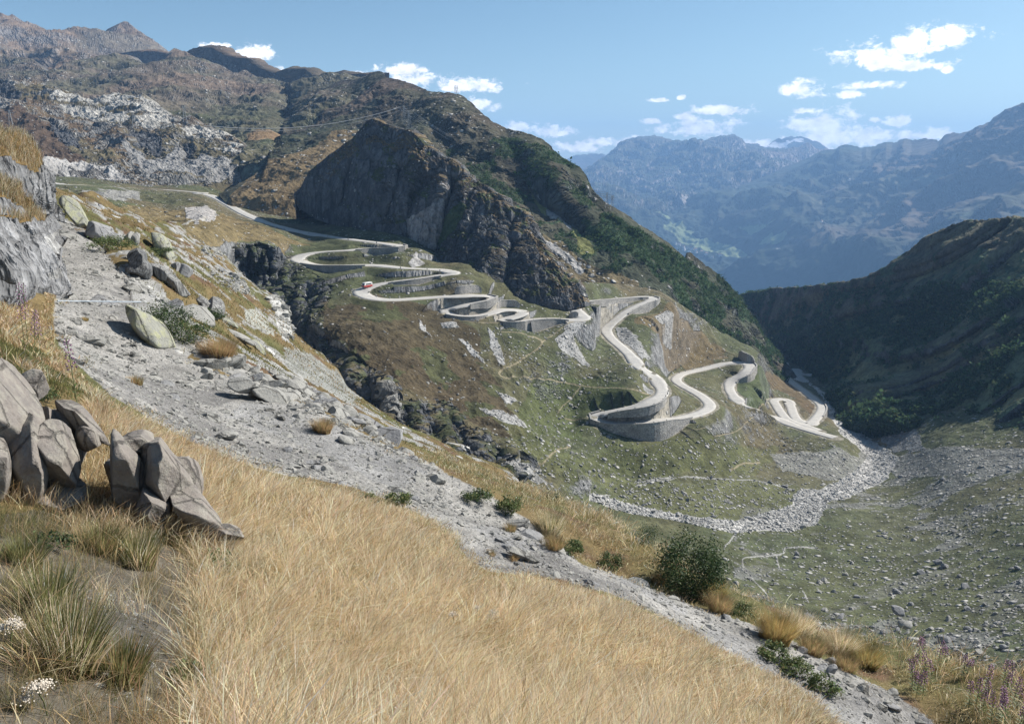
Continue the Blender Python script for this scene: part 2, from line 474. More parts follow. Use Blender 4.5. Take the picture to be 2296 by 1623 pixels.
# ---------------------------------------------------------------- mountains left of the road
tG1 = [(-120, 60)] + cA([(0, 258), (60, 270), (130, 285), (200, 300), (300, 305), (390, 318), (460, 305), (560, 305), (650, 302), (720, 305), (770, 290), (800, 277), (830, 290), (880, 315), (930, 340), (970, 358), (1050, 400), (1200, 470)])
X, Y, P = Patch([(-150, 80, 3100), (300, 100, 2900), (420, 160, 2700), (-150, 260, 1900), (420, 260, 1900)]).sheet(tG1, [(-150, 280), (430, 280)], -140, 410, 360, 160, jag=4)
P = push(P, sstep(0, .15, (280 - Y) / 190) * (110 * fbm(P, 1 / 600, 6, .52, True, seed=11)))
A, n = cover(P, (.17, .125, .092), (.145, .125, .10), 260, (.26, .24, .23), .45, .8, .15, seed=11)
structure(grid_mesh('mountain', P, M_mtn, A))
tG2 = [(-150, 200), (0, 190), (150, 175)] + cA([(560, 450), (620, 430), (740, 400), (860, 380), (970, 365), (1040, 350), (1080, 347), (1120, 358), (1160, 375), (1200, 372), (1290, 355), (1380, 345), (1450, 352), (1520, 390), (1590, 405), (1650, 415), (1700, 450), (1760, 490), (1850, 530), (1900, 510), (1960, 495), (2040, 488), (2070, 510), (2100, 540), (2170, 548), (2250, 528), (2291, 530), (2500, 560)])
X, Y, P = Patch([(-150, 190, 2750), (200, 160, 2470), (480, 118, 2060), (640, 185, 1840), (860, 185, 1660), (-150, 330, 2500), (200, 300, 2350), (480, 300, 1950), (640, 300, 1750), (860, 300, 1600)]).sheet(tG2, [(-150, 330), (860, 330)], -140, 850, 520, 160, jag=3)  # face shaped steep so its own shade stands for a cloud shadow
P = push(P, sstep(0, .12, (330 - Y) / 190) * (45 * fbm(P, 1 / 420, 6, .5, True, seed=13)))
A, n = cover(P, (.115, .082, .056), (.085, .07, .05), 220, (.15, .14, .13), .3, .65, .05, seed=13)
structure(grid_mesh('mountain', P, M_mtn, A))
tG3 = [(-150, 195)] + cA([(0, 420), (100, 430), (180, 450), (250, 480), (330, 560), (380, 540), (450, 490), (520, 460), (600, 445), (750, 440), (850, 435), (930, 450), (1000, 465), (1080, 440), (1150, 410), (1210, 400), (1250, 430), (1340, 470), (1400, 485), (1460, 510), (1520, 545), (1600, 528), (1680, 555), (1740, 570), (1800, 565), (1860, 580), (1960, 590), (2100, 570), (2250, 545), (2500, 540)])
def xG3(X, Y, r):
    g = curve([(560, -40), (600, 0), (655, 90), (700, 0), (800, -60), (900, -120)], X.ravel()).reshape(X.shape) * 0
    d = near_line(X, Y, cA([(1860, 590), (1900, 700), (1890, 780), (1910, 860), (1880, 960), (1850, 1010)]), 60)
    return r + 90 * np.exp(-(np.minimum(d, 99) / 26) ** 2)
X, Y, P = Patch([(-150, 200, 1650), (200, 170, 1700), (420, 150, 1750), (560, 190, 1650), (700, 190, 1500), (860, 180, 1350), (-150, 420, 900), (200, 420, 860), (420, 420, 830), (600, 420, 760), (860, 420, 720), (420, 280, 1150), (640, 290, 1080), (760, 270, 1020)]).sheet(tG3, [(-150, 440), (860, 440)], -140, 850, 720, 300, xG3)
w = sstep(0, .1, (440 - Y) / 250)
P = push(P, w * (26 * fbm(P, 1 / 210, 6, .52, True, seed=15) + 5 * fbm(P, 1 / 30, 3, .5, True, seed=16)))
A, n = cover(P, (.118, .096, .076), (.10, .093, .064), 120, (.19, .188, .185), .42, .78, .18, seed=15, c3=(.148, .112, .085))
lowm = sstep(230, 330, Y + 40 * fbm(P, 1 / 90, 3, seed=4)); A['col'] = lerpc(A['col'], A['col'] * np.array([.75, .88, .72]), lowm).astype(f32)
put(A, soft_poly(X, Y, P, cA([(1650, 1010), (1850, 1000), (2010, 1005), (1990, 1040), (1900, 1035), (1750, 1040), (1640, 1040)]), 3, .03), (.22, .15, .085), 0, .1)
structure(grid_mesh('mountain', P, M_mtn, A))

# pale glaciated rock slope above the upper road
tG4 = [(-150, 215)] + cA([(0, 590), (120, 585), (340, 595), (430, 640), (560, 700), (640, 720), (720, 700), (830, 690), (930, 685), (1010, 740), (1080, 780), (1150, 810), (1200, 850), (1240, 820), (1290, 860), (1340, 900), (1420, 940), (1500, 965), (1590, 1010), (1650, 1070), (1690, 1110), (1780, 1140), (1900, 1220)])
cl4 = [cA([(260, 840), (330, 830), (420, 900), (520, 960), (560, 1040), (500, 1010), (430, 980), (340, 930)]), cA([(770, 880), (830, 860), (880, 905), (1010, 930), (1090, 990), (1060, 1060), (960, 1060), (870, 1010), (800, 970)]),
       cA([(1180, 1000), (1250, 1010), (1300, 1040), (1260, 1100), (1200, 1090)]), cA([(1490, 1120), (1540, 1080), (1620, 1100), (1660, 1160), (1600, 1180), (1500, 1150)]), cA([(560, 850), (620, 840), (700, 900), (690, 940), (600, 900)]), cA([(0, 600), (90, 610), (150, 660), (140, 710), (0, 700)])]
def xG4(X, Y, r):
    for pl in cl4:
        m = inpoly(X, Y, pl); x0 = min(p[0] for p in pl); x1 = max(p[0] for p in pl)
        r = np.where(m, r + 26 * (1 - (X - x0) / (x1 - x0)), r)
    return r
pG4 = Patch([(-150, 220, 1150), (200, 240, 1050), (400, 270, 960), (560, 350, 850), (640, 400, 800), (-150, 400, 735), (0, 400, 730), (200, 420, 735), (420, 430, 745), (640, 440, 770), (100, 320, 850), (300, 340, 840), (450, 360, 830)])
X, Y, P = pG4.sheet(tG4, [(-150, 440), (660, 440)], -140, 655, 620, 300, xG4)
w = sstep(0, .15, (440 - Y) / 200)
P = push(P, w * (16 * fbm(P, 1 / 95, 6, .55, True, seed=21, st=(1, 1, 1)) + 2.5 * fbm(P, 1 / 11, 3, .5, True, seed=22)))
A, n = cover(P, (.115, .080, .050), (.105, .090, .055), 55, (.25, .245, .235), .52, .82, .30, seed=21, rjit=.6)
str4 = fbm(P, 1 / 26, 4, .5, True, seed=24, st=(.6, .6, 2.2))
m = (str4 > .42) & soft_poly(X, Y, P, cA([(330, 590), (560, 700), (930, 685), (1240, 820), (1500, 965), (1780, 1140), (1700, 1160), (1480, 1080), (1200, 960), (900, 860), (640, 860), (400, 740), (300, 660)]), 8)
put(A, m, (.40, .385, .355), .6, .2)
put(A, soft_poly(X, Y, P, cA([(-300, 820), (0, 830), (140, 770), (260, 850), (400, 960), (500, 1060), (560, 1140), (300, 1140), (-300, 1150)]), 4), (.082, .058, .042), 0, .12)
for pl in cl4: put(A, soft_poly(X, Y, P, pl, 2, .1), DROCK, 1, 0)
put(A, soft_poly(X, Y, P, cA([(790, 980), (860, 1010), (960, 1070), (1080, 1060), (1170, 990), (1200, 1100), (1270, 1110), (1320, 1060), (1480, 1130), (1560, 1190), (1420, 1230), (1180, 1220), (960, 1190), (860, 1110)]), 5), (.235, .23, .225), .3, .9)
put(A, soft_poly(X, Y, P, cA([(270, 1140), (550, 1135), (720, 1165), (850, 1215), (780, 1222), (400, 1205), (270, 1195)]), 2), (.32, .31, .30), .3, .2)
put(A, soft_poly(X, Y, P, cA([(380, 1160), (700, 1185), (720, 1215), (385, 1200)]), 3, .12) & (fbm(P, 1 / 14, 3, seed=3) > -.02), (.16, .155, .15), 1, .2)
structure(grid_mesh('rocky_hillside', P, M_cliff, A)); G4X, G4Y, G4P = X, Y, P

# ---------------------------------------------------------------- big mountain in the middle
tD = [(490, 434), (540, 412), (585, 388), (606, 340), (640, 262), (700, 225)] + c2([(0, 450), (50, 432), (110, 435), (160, 420), (200, 412), (230, 388), (265, 378), (300, 385), (345, 418), (400, 430), (450, 440), (500, 460), (560, 490), (620, 505), (680, 515), (740, 525), (790, 532), (830, 550), (870, 580), (920, 620), (960, 655), (995, 680), (1010, 700), (1050, 720), (1085, 740), (1110, 755), (1160, 765), (1220, 780), (1280, 800), (1340, 830), (1395, 865), (1410, 890), (1450, 920), (1520, 965), (1590, 1005), (1630, 1050), (1655, 1110), (1660, 1130), (1700, 1180), (1740, 1225), (1800, 1260), (1870, 1310), (1950, 1370), (2050, 1430), (2150, 1490), (2230, 1560), (2290, 1610)]) + c6([(100, 130), (180, 190), (250, 240), (320, 300), (380, 370), (430, 420), (450, 470), (500, 530), (520, 590), (560, 650), (610, 720), (660, 780), (700, 830), (740, 870), (800, 960)])
bD = [(490, 437), (520, 470), (700, 520), (1000, 600), (1280, 690), (1460, 705), (1560, 760), (1680, 840), (1760, 930), (1800, 960)]
pD = Patch([(500, 434, 668), (540, 412, 690), (606, 340, 850), (640, 265, 1150), (700, 225, 1230), (760, 190, 1260), (845, 165, 1130), (920, 190, 980), (1000, 212, 860), (1130, 290, 730), (1240, 340, 680), (1310, 410, 645), (1335, 455, 638), (1500, 545, 655), (1650, 655, 695), (1740, 800, 745), (1790, 900, 690),
            (560, 450, 640), (700, 470, 612), (850, 520, 590), (1000, 580, 560), (1290, 680, 525), (1460, 680, 540), (1600, 770, 580), (1700, 850, 630), (620, 400, 700), (700, 330, 800), (780, 270, 940), (900, 290, 800), (1050, 380, 660), (1200, 480, 606), (1350, 560, 588), (1500, 640, 600), (1600, 700, 640)])
def xD(X, Y, r):                                   # gullies down the shaded flank, the grassy rib beside them
    for (ln, d, w) in [(c2([(650, 800), (760, 940), (860, 1000), (1000, 1040), (1200, 1180), (1400, 1380), (1560, 1500)]), 15, 30), (c2([(1110, 790), (1160, 900), (1230, 1060), (1380, 1250), (1560, 1450), (1700, 1560)]), 13, 28), (c2([(1500, 1000), (1560, 1150), (1700, 1300), (1900, 1500)]), 9, 18),
                       (c6([(0, 520), (120, 600), (260, 680), (400, 780)]), 12, 18), (c2([(-200, 560), (-120, 700), (-160, 800)]), 40, 28)]:
        q = near_line(X, Y, ln, 110); r = r + d * np.exp(-(np.minimum(q, 200) / w) ** 2)
    return r
X, Y, P = pD.sheet(tD, bD, 490, 1800, 1120, 560, xD, jag=3)
w = sstep(0, .08, (curve(bD, X.ravel()).reshape(X.shape) - Y) / 400)
w = w * (.3 + .7 * sstep(2, 45, Y - curve(tD, X.ravel()).reshape(X.shape)))
P = push(P, w * 12.5 * (fbm(P, 1 / 130, 6, .55, True, seed=31, st=(1, 1, .7)) + .2 * fbm(P, 1 / 24, 4, .55, True, seed=32)))
A, n = cover(P, (.092, .076, .056), (.074, .073, .050), 90, (.17, .165, .16), .30, .60, .10, seed=31, c3=(.112, .085, .065))
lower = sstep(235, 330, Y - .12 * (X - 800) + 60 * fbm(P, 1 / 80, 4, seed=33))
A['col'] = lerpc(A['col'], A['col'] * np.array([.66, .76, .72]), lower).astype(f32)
ald = (fbm(P, 1 / 45, 5, .6, seed=35) > .10) & (lower > .5) & (A['rk'] < .6)
put(A, ald & (X > 1000), ALDER, 0, 0, .8)
right = soft_poly(X, Y, P, c6([(-900, 0), (-400, -60), (100, 200), (420, 480), (520, 640), (640, 800), (560, 860), (420, 760), (200, 640), (0, 520), (-300, 250), (-600, 120)]), 12) & (fbm(P, 1 / 28, 5, .6, seed=36) > -.06)
put(A, right, (.034, .062, .028), 0, 0, .85)
put(A, soft_poly(X, Y, P, c2([(1240, 1190), (1290, 1200), (1420, 1330), (1560, 1470), (1640, 1580), (1680, 1640), (1600, 1650), (1500, 1500), (1330, 1360), (1260, 1270)]), 4), (.135, .14, .052), 0, .12)
put(A, soft_poly(X, Y, P, c2([(1280, 1250), (1330, 1240), (1460, 1400), (1500, 1500), (1360, 1390)]), 5) & (fbm(P, 1 / 14, 3, seed=38) > .0), (.32, .32, .31), .6, .6)
put(A, soft_poly(X, Y, P, c5([(1330, 40), (1450, 120), (1580, 230), (1720, 300), (1850, 320), (1950, 380), (1960, 440), (1560, 460), (1480, 330), (1340, 180)]), 5), (.13, .105, .06), .1, .55)
put(A, soft_poly(X, Y, P, c5([(1330, 60), (1480, 180), (1620, 300), (1600, 330), (1440, 230), (1330, 130)]), 5), (.34, .33, .32), .4, .8)
put(A, soft_poly(X, Y, P, [(500, 470), (560, 398), (640, 372), (700, 350), (760, 320), (800, 300), (820, 310), (700, 400), (680, 520)], 5), (.135, .10, .055), 0, .25)
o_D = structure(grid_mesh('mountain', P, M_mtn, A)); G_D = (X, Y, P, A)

# ---------------------------------------------------------------- rock buttress
tE = z8([(205, 960), (230, 860), (330, 720), (400, 610), (500, 520), (640, 410), (800, 290), (930, 180), (980, 130), (1030, 75), (1090, 60), (1160, 75), (1210, 110), (1300, 150), (1380, 180), (1480, 220), (1560, 280), (1640, 360), (1720, 410), (1830, 480), (1960, 550), (2060, 610), (2150, 680), (2250, 740)]) + c2([(850, 1090), (920, 1130), (1000, 1190), (1080, 1260), (1130, 1315), (1170, 1308), (1240, 1325), (1285, 1390), (1305, 1440), (1318, 1540)]) + c5([(1318, 60), (1335, 110), (1400, 230), (1500, 330), (1545, 380), (1562, 460), (1585, 530), (1600, 560)])
bE = z8([(205, 960), (240, 1020), (330, 1075), (420, 1140), (560, 1185), (700, 1225), (830, 1250), (900, 1320), (980, 1380), (1240, 1450), (1450, 1480), (1700, 1560), (1740, 1640)]) + c5([(640, 190), (680, 260), (780, 280), (880, 380), (1000, 430), (1150, 490), (1250, 530), (1400, 560), (1500, 580), (1590, 570)])
pE = Patch([(660, 482, 572), (700, 400, 556), (760, 345, 543), (840, 275, 532), (900, 290, 520), (1000, 335, 504), (1100, 395, 492), (1150, 480, 468), (1200, 560, 452), (1260, 600, 446), (1295, 700, 434), (720, 505, 540), (804, 525, 506), (900, 560, 482), (973, 590, 466), (1000, 620, 450), (1120, 665, 424), (1220, 700, 420), (800, 400, 518), (900, 430, 494), (1000, 470, 474), (1080, 560, 449), (1180, 620, 434), (1000, 400, 488), (1090, 470, 470)])
def xE(X, Y, r):
    for (ln, d, wl, wr) in [(z8([(1900, 640), (1880, 800), (1850, 1000), (1810, 1250), (1760, 1560)]), 26, 5, 22), (c5([(1125, 40), (1110, 120), (1080, 250), (1070, 330), (1060, 400)]), 22, 5, 20), (z8([(1390, 500), (1350, 700), (1280, 900), (1180, 1200)]), 10, 5, 18), (z8([(1640, 620), (1500, 900), (1420, 1150), (1440, 1400)]), 9, 5, 22), (z8([(800, 500), (760, 700), (720, 1000)]), 5, 4, 14), (c2([(1130, 1330), (1110, 1450), (1080, 1620)]), 16, 4, 16)]:
        pts = np.array([q[:2] for q in ln]); xl = np.interp(Y, pts[:, 1], pts[:, 0], left=-999, right=-999)
        dx = X - xl; on = (Y > pts[0, 1]) & (Y < pts[-1, 1])
        fade = sstep(0, 22, Y - pts[0, 1])
        r = r + np.where(on, fade * d * np.exp(-(dx / np.where(dx < 0, wl, wr)) ** 2), 0)
    return r
X, Y, P = pE.sheet(tE, bE, tE[0][0], tE[-1][0], 900, 520, xE, 8, (.02, .018))
hgt = (curve(bE, X.ravel()).reshape(X.shape) - Y)
w = sstep(0, 25, hgt)
P = push(P, w * (.35 + .65 * sstep(800, 980, X)) * (8 * fbm(P, 1 / 50, 5, .55, True, seed=41, st=(1, 1, .22)) + 3.0 * fbm(P, 1 / 14, 5, .6, True, seed=42, st=(1, 1, .3)) + .8 * fbm(P, 1 / 3.5, 3, .6, True, seed=43)))
A, n = cover(P, (.062, .068, .042), (.085, .072, .050), 40, (.125, .13, .14), .60, .88, .18, seed=41, rjit=.35)
top_e = 1 - sstep(25, 85, Y - curve(tE, X.ravel()).reshape(X.shape) + 30 * fbm(P, 1 / 30, 3, seed=45))
put(A, (top_e > .5) & (fbm(P, 1 / 18, 4, seed=46) > -.05) & (n[..., 2] > .35), (.13, .098, .058), .0, .5)
put(A, (fbm(P, 1 / 9, 4, .6, seed=47) > .17) & (n[..., 2] > .3), (.075, .085, .04), .1, .1)
put(A, soft_poly(X, Y, P, z8([(1500, 1180), (1620, 1100), (1790, 950), (1840, 700), (1870, 800), (1830, 1100), (1780, 1500), (1700, 1520), (1480, 1450)]), 5, .1), (.36, .34, .33), 1, .1)
put(A, soft_poly(X, Y, P, c2([(780, 1330), (840, 1280), (880, 1320), (800, 1480), (720, 1590), (680, 1560)]), 4, .08), (.055, .075, .035), 0, 0)
structure(grid_mesh('rock_buttress', P, M_cliff, A))

# ---------------------------------------------------------------- shaded slope across the valley
tC = [(1560, 720), (1620, 672)] + c6([(430, 410), (500, 390), (580, 375), (680, 350), (800, 350), (950, 335), (1100, 320), (1220, 300), (1280, 290), (1300, 265), (1400, 225), (1500, 150), (1600, 80), (1700, 10)]) + c3([(1640, 1560), (1700, 1520), (1800, 1480), (1900, 1445), (2050, 1430), (2228, 1435), (2500, 1450)])
bC = [(1560, 800), (1700, 830), (1760, 870), (1850, 960), (1905, 1000), (2000, 1000), (2450, 990)]
pC = Patch([(1640, 662, 1150), (1720, 650, 1060), (1850, 640, 850), (1960, 610, 780), (2100, 525, 725), (2296, 492, 668), (2440, 492, 640), (1660, 740, 1080), (1740, 800, 930), (1830, 850, 730), (1880, 930, 545), (2000, 945, 495), (2296, 930, 432), (2440, 920, 418), (2000, 1000, 482), (2296, 990, 415), (1950, 780, 650), (2150, 740, 585), (2296, 720, 535), (1760, 730, 950), (2050, 860, 555), (2250, 830, 490)])
def xC(X, Y, r):                                    # long ribs and hollows running down to the stream
    s = (Y + .42 * (X - 1900)) / 46 + .8 * np.sin(X / 90.) + .5 * np.sin(Y / 37. + X / 61.)
    k = np.sin(s * 2 * np.pi * .5); k2 = np.sin(s * 2 * np.pi * 1.17 + 1.3)
    return r * (1 + (.015 * k + .006 * k2) * sstep(1700, 1850, X))
X, Y, P = pC.sheet(tC, bC, 1565, 2440, 760, 420, xC, jag=4)
w = sstep(0, 40, curve(bC, X.ravel()).reshape(X.shape) - Y)
P = push(P, w * (4 * fbm(P, 1 / 60, 5, .5, True, seed=51) + .9 * fbm(P, 1 / 9, 3, .6, seed=52)))
A, n = cover(P, (.095, .140, .080), (.12, .145, .082), 60, (.15, .15, .15), .2, .4, .0, seed=51, c3=(.115, .115, .070))
bush = fbm(P, 1 / 13, 4, .6, seed=53) + .9 * fbm(P, 1 / 70, 3, seed=54)
put(A, bush > .03, (.05, .085, .045), 0, 0, .8)
rib = np.sin(((Y + .42 * (X - 1900)) / 46 + .8 * np.sin(X / 90.) + .5 * np.sin(Y / 37. + X / 61.)) * np.pi) + .8 * fbm(P, 1 / 35, 4, .6, seed=57)
put(A, (rib > .35) & (bush < .12), (.17, .165, .085), 0, 0, .75)  # sunlit bands painted in as paler stripes along the ribs
up = 1 - sstep(40, 110, Y - curve(tC, X.ravel()).reshape(X.shape))
put(A, (up > .5) & (bush < .22), (.105, .085, .058), 0, 0, .7)
P = push(P, w * 1.1 * sstep(-.1, .2, bush))
structure(grid_mesh('valley_side', P, M_wood, A)); G_C = (X, Y, P, A, bush, up)
# ================================================================== HAIRPIN SLOPE AND VALLEY FLOOR
aF = [(-150, 395, 700), (92, 407, 640), (210, 416, 640), (310, 428, 660), (460, 434, 690), (520, 462, 640), (620, 500, 545), (760, 535, 480), (905, 553, 452), (660, 573, 446), (780, 562, 446), (1022, 613, 412), (830, 600, 425), (800, 650, 396), (950, 630, 405), (1105, 663, 403), (900, 676, 382), (1000, 695, 383), (1175, 697, 404), (1120, 714, 389), (1320, 711, 418), (1290, 682, 436), (1475, 669, 512), (1355, 738, 452), (1440, 800, 405), (1490, 880, 368), (1330, 940, 342), (1600, 915, 388), (1510, 850, 462), (1690, 823, 528), (1635, 868, 489), (1680, 905, 455), (1890, 982, 452), (1735, 900, 522), (1850, 915, 548), (1745, 815, 768), (1790, 850, 690), (1825, 878, 610),
      (1460, 640, 560), (1300, 640, 470), (1000, 570, 480), (1600, 740, 590), (1700, 790, 640), (1760, 790, 900), (1830, 820, 850), (1880, 900, 600),
      (300, 480, 430), (450, 485, 450), (560, 510, 480), (440, 465, 520), (200, 470, 380), (-150, 470, 400), (380, 535, 360), (500, 540, 400),
      (535, 545, 420), (582, 543, 432), (628, 550, 442), (648, 588, 434), (690, 606, 428), (745, 652, 402), (540, 600, 425), (580, 620, 416), (620, 680, 401), (660, 740, 386), (700, 690, 389), (740, 692, 379),
      (726, 708, 369), (701, 732, 357), (660, 770, 372), (747, 772, 336), (797, 799, 322), (838, 830, 309), (870, 855, 301), (940, 905, 293), (1030, 930, 294), (1100, 1000, 272), (720, 830, 325), (780, 870, 303), (830, 920, 288), (900, 980, 274), (980, 1010, 267), (1100, 1060, 258), (1190, 1060, 263), (1180, 1020, 274),
      (900, 720, 362), (1000, 760, 356), (900, 800, 324), (1000, 860, 316), (1100, 860, 326), (1150, 760, 372), (1250, 800, 370), (1250, 900, 350), (1290, 955, 340), (1200, 980, 304), (1350, 1000, 330), (1300, 1080, 283), (1300, 1125, 272), (1500, 1000, 345), (1500, 1100, 300), (1500, 1160, 282), (1700, 1000, 405), (1700, 1100, 335), (1700, 1175, 302), (1850, 1080, 372), (1950, 1030, 445), (1900, 960, 520), (1980, 1000, 470),
      (2100, 980, 432), (2296, 950, 415), (2450, 940, 400), (2296, 1060, 355), (2450, 1060, 340), (2100, 1080, 368), (2100, 1200, 305), (2296, 1200, 283), (1900, 1180, 312), (1900, 1300, 255), (1700, 1280, 250), (1600, 1250, 250), (2100, 1350, 232), (2296, 1420, 207), (2450, 1420, 200), (2100, 1500, 185), (2450, 1560, 165), (1400, 1250, 225), (1150, 1180, 205), (1800, 1450, 190), (1300, 1370, 165), (1500, 1460, 165), (1900, 1620, 150), (2300, 1720, 138), (1050, 1140, 205), (850, 1020, 262)]
pF = Patch(aF)

# road: one continuous line down the hairpins (x, y) ------------------------------------------------
road_px = [(q[0], q[1]) for q in
    z1([(500, 560), (640, 585), (900, 600), (1250, 622), (1600, 640), (1900, 655), (2150, 675), (2272, 692)]) +
    cA([(1280, 1262), (1360, 1275), (1430, 1305), (1500, 1345), (1600, 1400), (1750, 1460), (1900, 1500), (2100, 1545)]) +
    h1([(0, 8), (250, 50), (500, 90), (750, 122), (950, 148), (1110, 168), (1180, 178), (1165, 192), (1050, 198), (850, 208), (600, 226), (400, 240), (250, 262), (165, 290), (175, 325), (270, 358), (400, 376), (600, 372), (900, 370), (1200, 392), (1500, 412), (1650, 428), (1705, 443), (1640, 460), (1500, 485), (1300, 512), (1100, 535), (950, 560), (850, 590), (790, 622), (800, 655), (880, 690), (1000, 708), (1150, 710), (1300, 698), (1500, 686), (1700, 675), (1900, 660), (2020, 664), (2070, 685), (2030, 708), (1940, 730), (1850, 745), (1750, 765), (1660, 785), (1625, 812), (1660, 850), (1740, 872), (1830, 877), (1950, 868), (2100, 832)]) +
    h2([(600, 290), (690, 275), (770, 280), (830, 298), (825, 322), (750, 345), (690, 357), (655, 372), (690, 387), (770, 390), (850, 382), (950, 369), (1100, 361), (1200, 369), (1290, 376), (1360, 374), (1385, 360), (1350, 330), (1320, 300), (1300, 260), (1300, 218), (1420, 208), (1600, 195), (1800, 180), (1920, 171), (1985, 182), (1960, 205), (1860, 245), (1750, 300), (1660, 370), (1580, 440), (1572, 475), (1620, 540), (1740, 640), (1860, 760), (1960, 860), (2040, 950), (2065, 1000), (2030, 1050), (1920, 1100), (1760, 1145), (1560, 1185), (1480, 1215), (1510, 1255)]) +
    c5([(1770, 1237), (1900, 1238), (2050, 1222), (2200, 1212)]) +
    c6([(0, 1215), (120, 1190), (210, 1155), (235, 1120), (190, 1070), (120, 1028), (50, 990), (15, 955), (50, 920), (150, 895), (300, 860), (400, 842), (470, 845), (500, 866), (470, 905), (410, 945), (365, 985), (375, 1040), (440, 1100), (600, 1180), (750, 1245), (900, 1290), (1060, 1335)])]
road2_px = [(q[0], q[1]) for q in z7([(1240, 1320), (1080, 1265), (930, 1225), (800, 1165), (710, 1070), (640, 960), (612, 895), (690, 885), (800, 915), (850, 990), (885, 1090), (950, 1180), (1050, 1225), (1130, 1215), (1230, 1110), (1280, 1020), (1255, 950), (1160, 870), (1020, 760), (860, 640), (740, 530), (660, 430), (640, 365), (720, 360), (770, 410), (800, 500), (870, 570), (960, 620), (1030, 625), (960, 560), (890, 490), (930, 475), (1000, 540), (1200, 530), (1240, 470), (1190, 410)])]
road3_px = [(q[0], q[1]) for q in z7([(650, 235), (740, 258), (860, 282), (960, 310), (1050, 330)])]

def lay_road(px, step=2.2, zs=7):
    q = smooth_line(px, 1.2)
    P = pF.at(q[:, 0], q[:, 1])
    s = np.concatenate([[0], np.cumsum(np.linalg.norm(np.diff(P[:, :2], axis=0), axis=1))])
    n = int(s[-1] / step); t = np.linspace(0, s[-1], n)
    P = np.stack([np.interp(t, s, P[:, k]) for k in range(3)], 1)
    k = np.exp(-np.linspace(-2, 2, 2 * zs + 1) ** 2); k /= k.sum()
    pad = np.vstack([np.repeat(P[:1], zs, 0), P, np.repeat(P[-1:], zs, 0)])
    Z = np.convolve(pad[:, 2], k, 'valid')
    k2 = np.exp(-np.linspace(-2, 2, 5) ** 2); k2 /= k2.sum()
    pad = np.vstack([np.repeat(P[:1], 2, 0), P, np.repeat(P[-1:], 2, 0)])
    return np.stack([np.convolve(pad[:, 0], k2, 'valid'), np.convolve(pad[:, 1], k2, 'valid'), Z], 1)
road1 = lay_road(road_px); road2 = lay_road(road2_px); road3 = lay_road(road3_px)
HW = 3.1

def side_normals(L):
    t = np.gradient(L[:, :2], axis=0); t /= np.linalg.norm(t, axis=1)[:, None] + 1e-9
    return np.stack([-t[:, 1], t[:, 0]], 1)            # left of travel

def nearest_idx(L, x, y):
    px, py = proj(L); return int(np.argmin((px - x) ** 2 + (py - y) ** 2))

# retaining walls: (road, from px, to px, height, side)  side +1 = left of travel (downhill travel), -1 = right
def seg(L, a, b):
    i, j = nearest_idx(L, *a[:2]), nearest_idx(L, *b[:2])
    return (i, j) if i < j else (j, i)
WALLS = []      # (road array, i, j, height profile, side, label)
def add_wall(L, a, b, h, side, label, mid=None, sep=None):
    i, j = seg(L, a, b); WALLS.append(dict(L=L, i=i, j=j, h=h, side=side, label=label, sep=sep))
H1 = lambda x, y: h1([(x, y)])[0]
H2 = lambda x, y: h2([(x, y)])[0]
C5 = lambda x, y: c5([(x, y)])[0]
C6 = lambda x, y: c6([(x, y)])[0]
add_wall(road1, H1(1186, 176), H1(740, 216), 5.2, 1, 'curved masonry wall under the topmost hairpin below the cliff, dark on its left half')
add_wall(road1, H1(290, 362), H1(800, 368), 4.0, -1, 'pale masonry wall under the second bend, above a grassy hollow')
add_wall(road1, H1(1500, 485), H1(1080, 535), 2.8, 1, 'short grey wall below the road just right of the red and white van')
add_wall(road1, H1(2064, 680), H1(1880, 738), 3.8, 1, 'rounded stone wall at the tight right bend beneath the buttress foot')
add_wall(road1, H1(1700, 866), H1(1960, 866), 2.6, -1, 'shaded low wall under the small loop where a trail begins')
add_wall(road1, H2(668, 384), H2(1180, 368), 5.6, -1, 'long tall retaining wall with a buttress pier, under the lowest of the tight loops')
add_wall(road1, H2(1320, 216), H2(1880, 176), 2.0, -1, 'low straight wall below the level road leading to the far right corner')
add_wall(road1, H2(1983, 184), H2(1740, 306), 4.6, 1, 'pale rubble wall under the sharp corner at the ridge edge')
add_wall(road1, H2(2020, 1056), H2(1640, 1172), 3.0, 1, 'triangular rubble wall between the two legs of the big lower hairpin')
add_wall(road1, H2(1486, 1210), C6(60, 1205), 8.0, -1, 'broad curved rubble wall holding up the big lower hairpin')
add_wall(road1, C6(478, 846), C6(385, 960), 6.0, 1, 'bright stone wall on the outside of the hairpin by the concrete portal')
add_wall(road2, z7([(1230, 1110)])[0], z7([(1255, 955)])[0], 5.0, -1, 'stone wall on the outer bend beside the boulder stream')

for w_ in WALLS:
    if 'big lower hairpin' in w_['label'] and 'curved' in w_['label']: w_['bi'] = 2; w_['ramp'] = 12
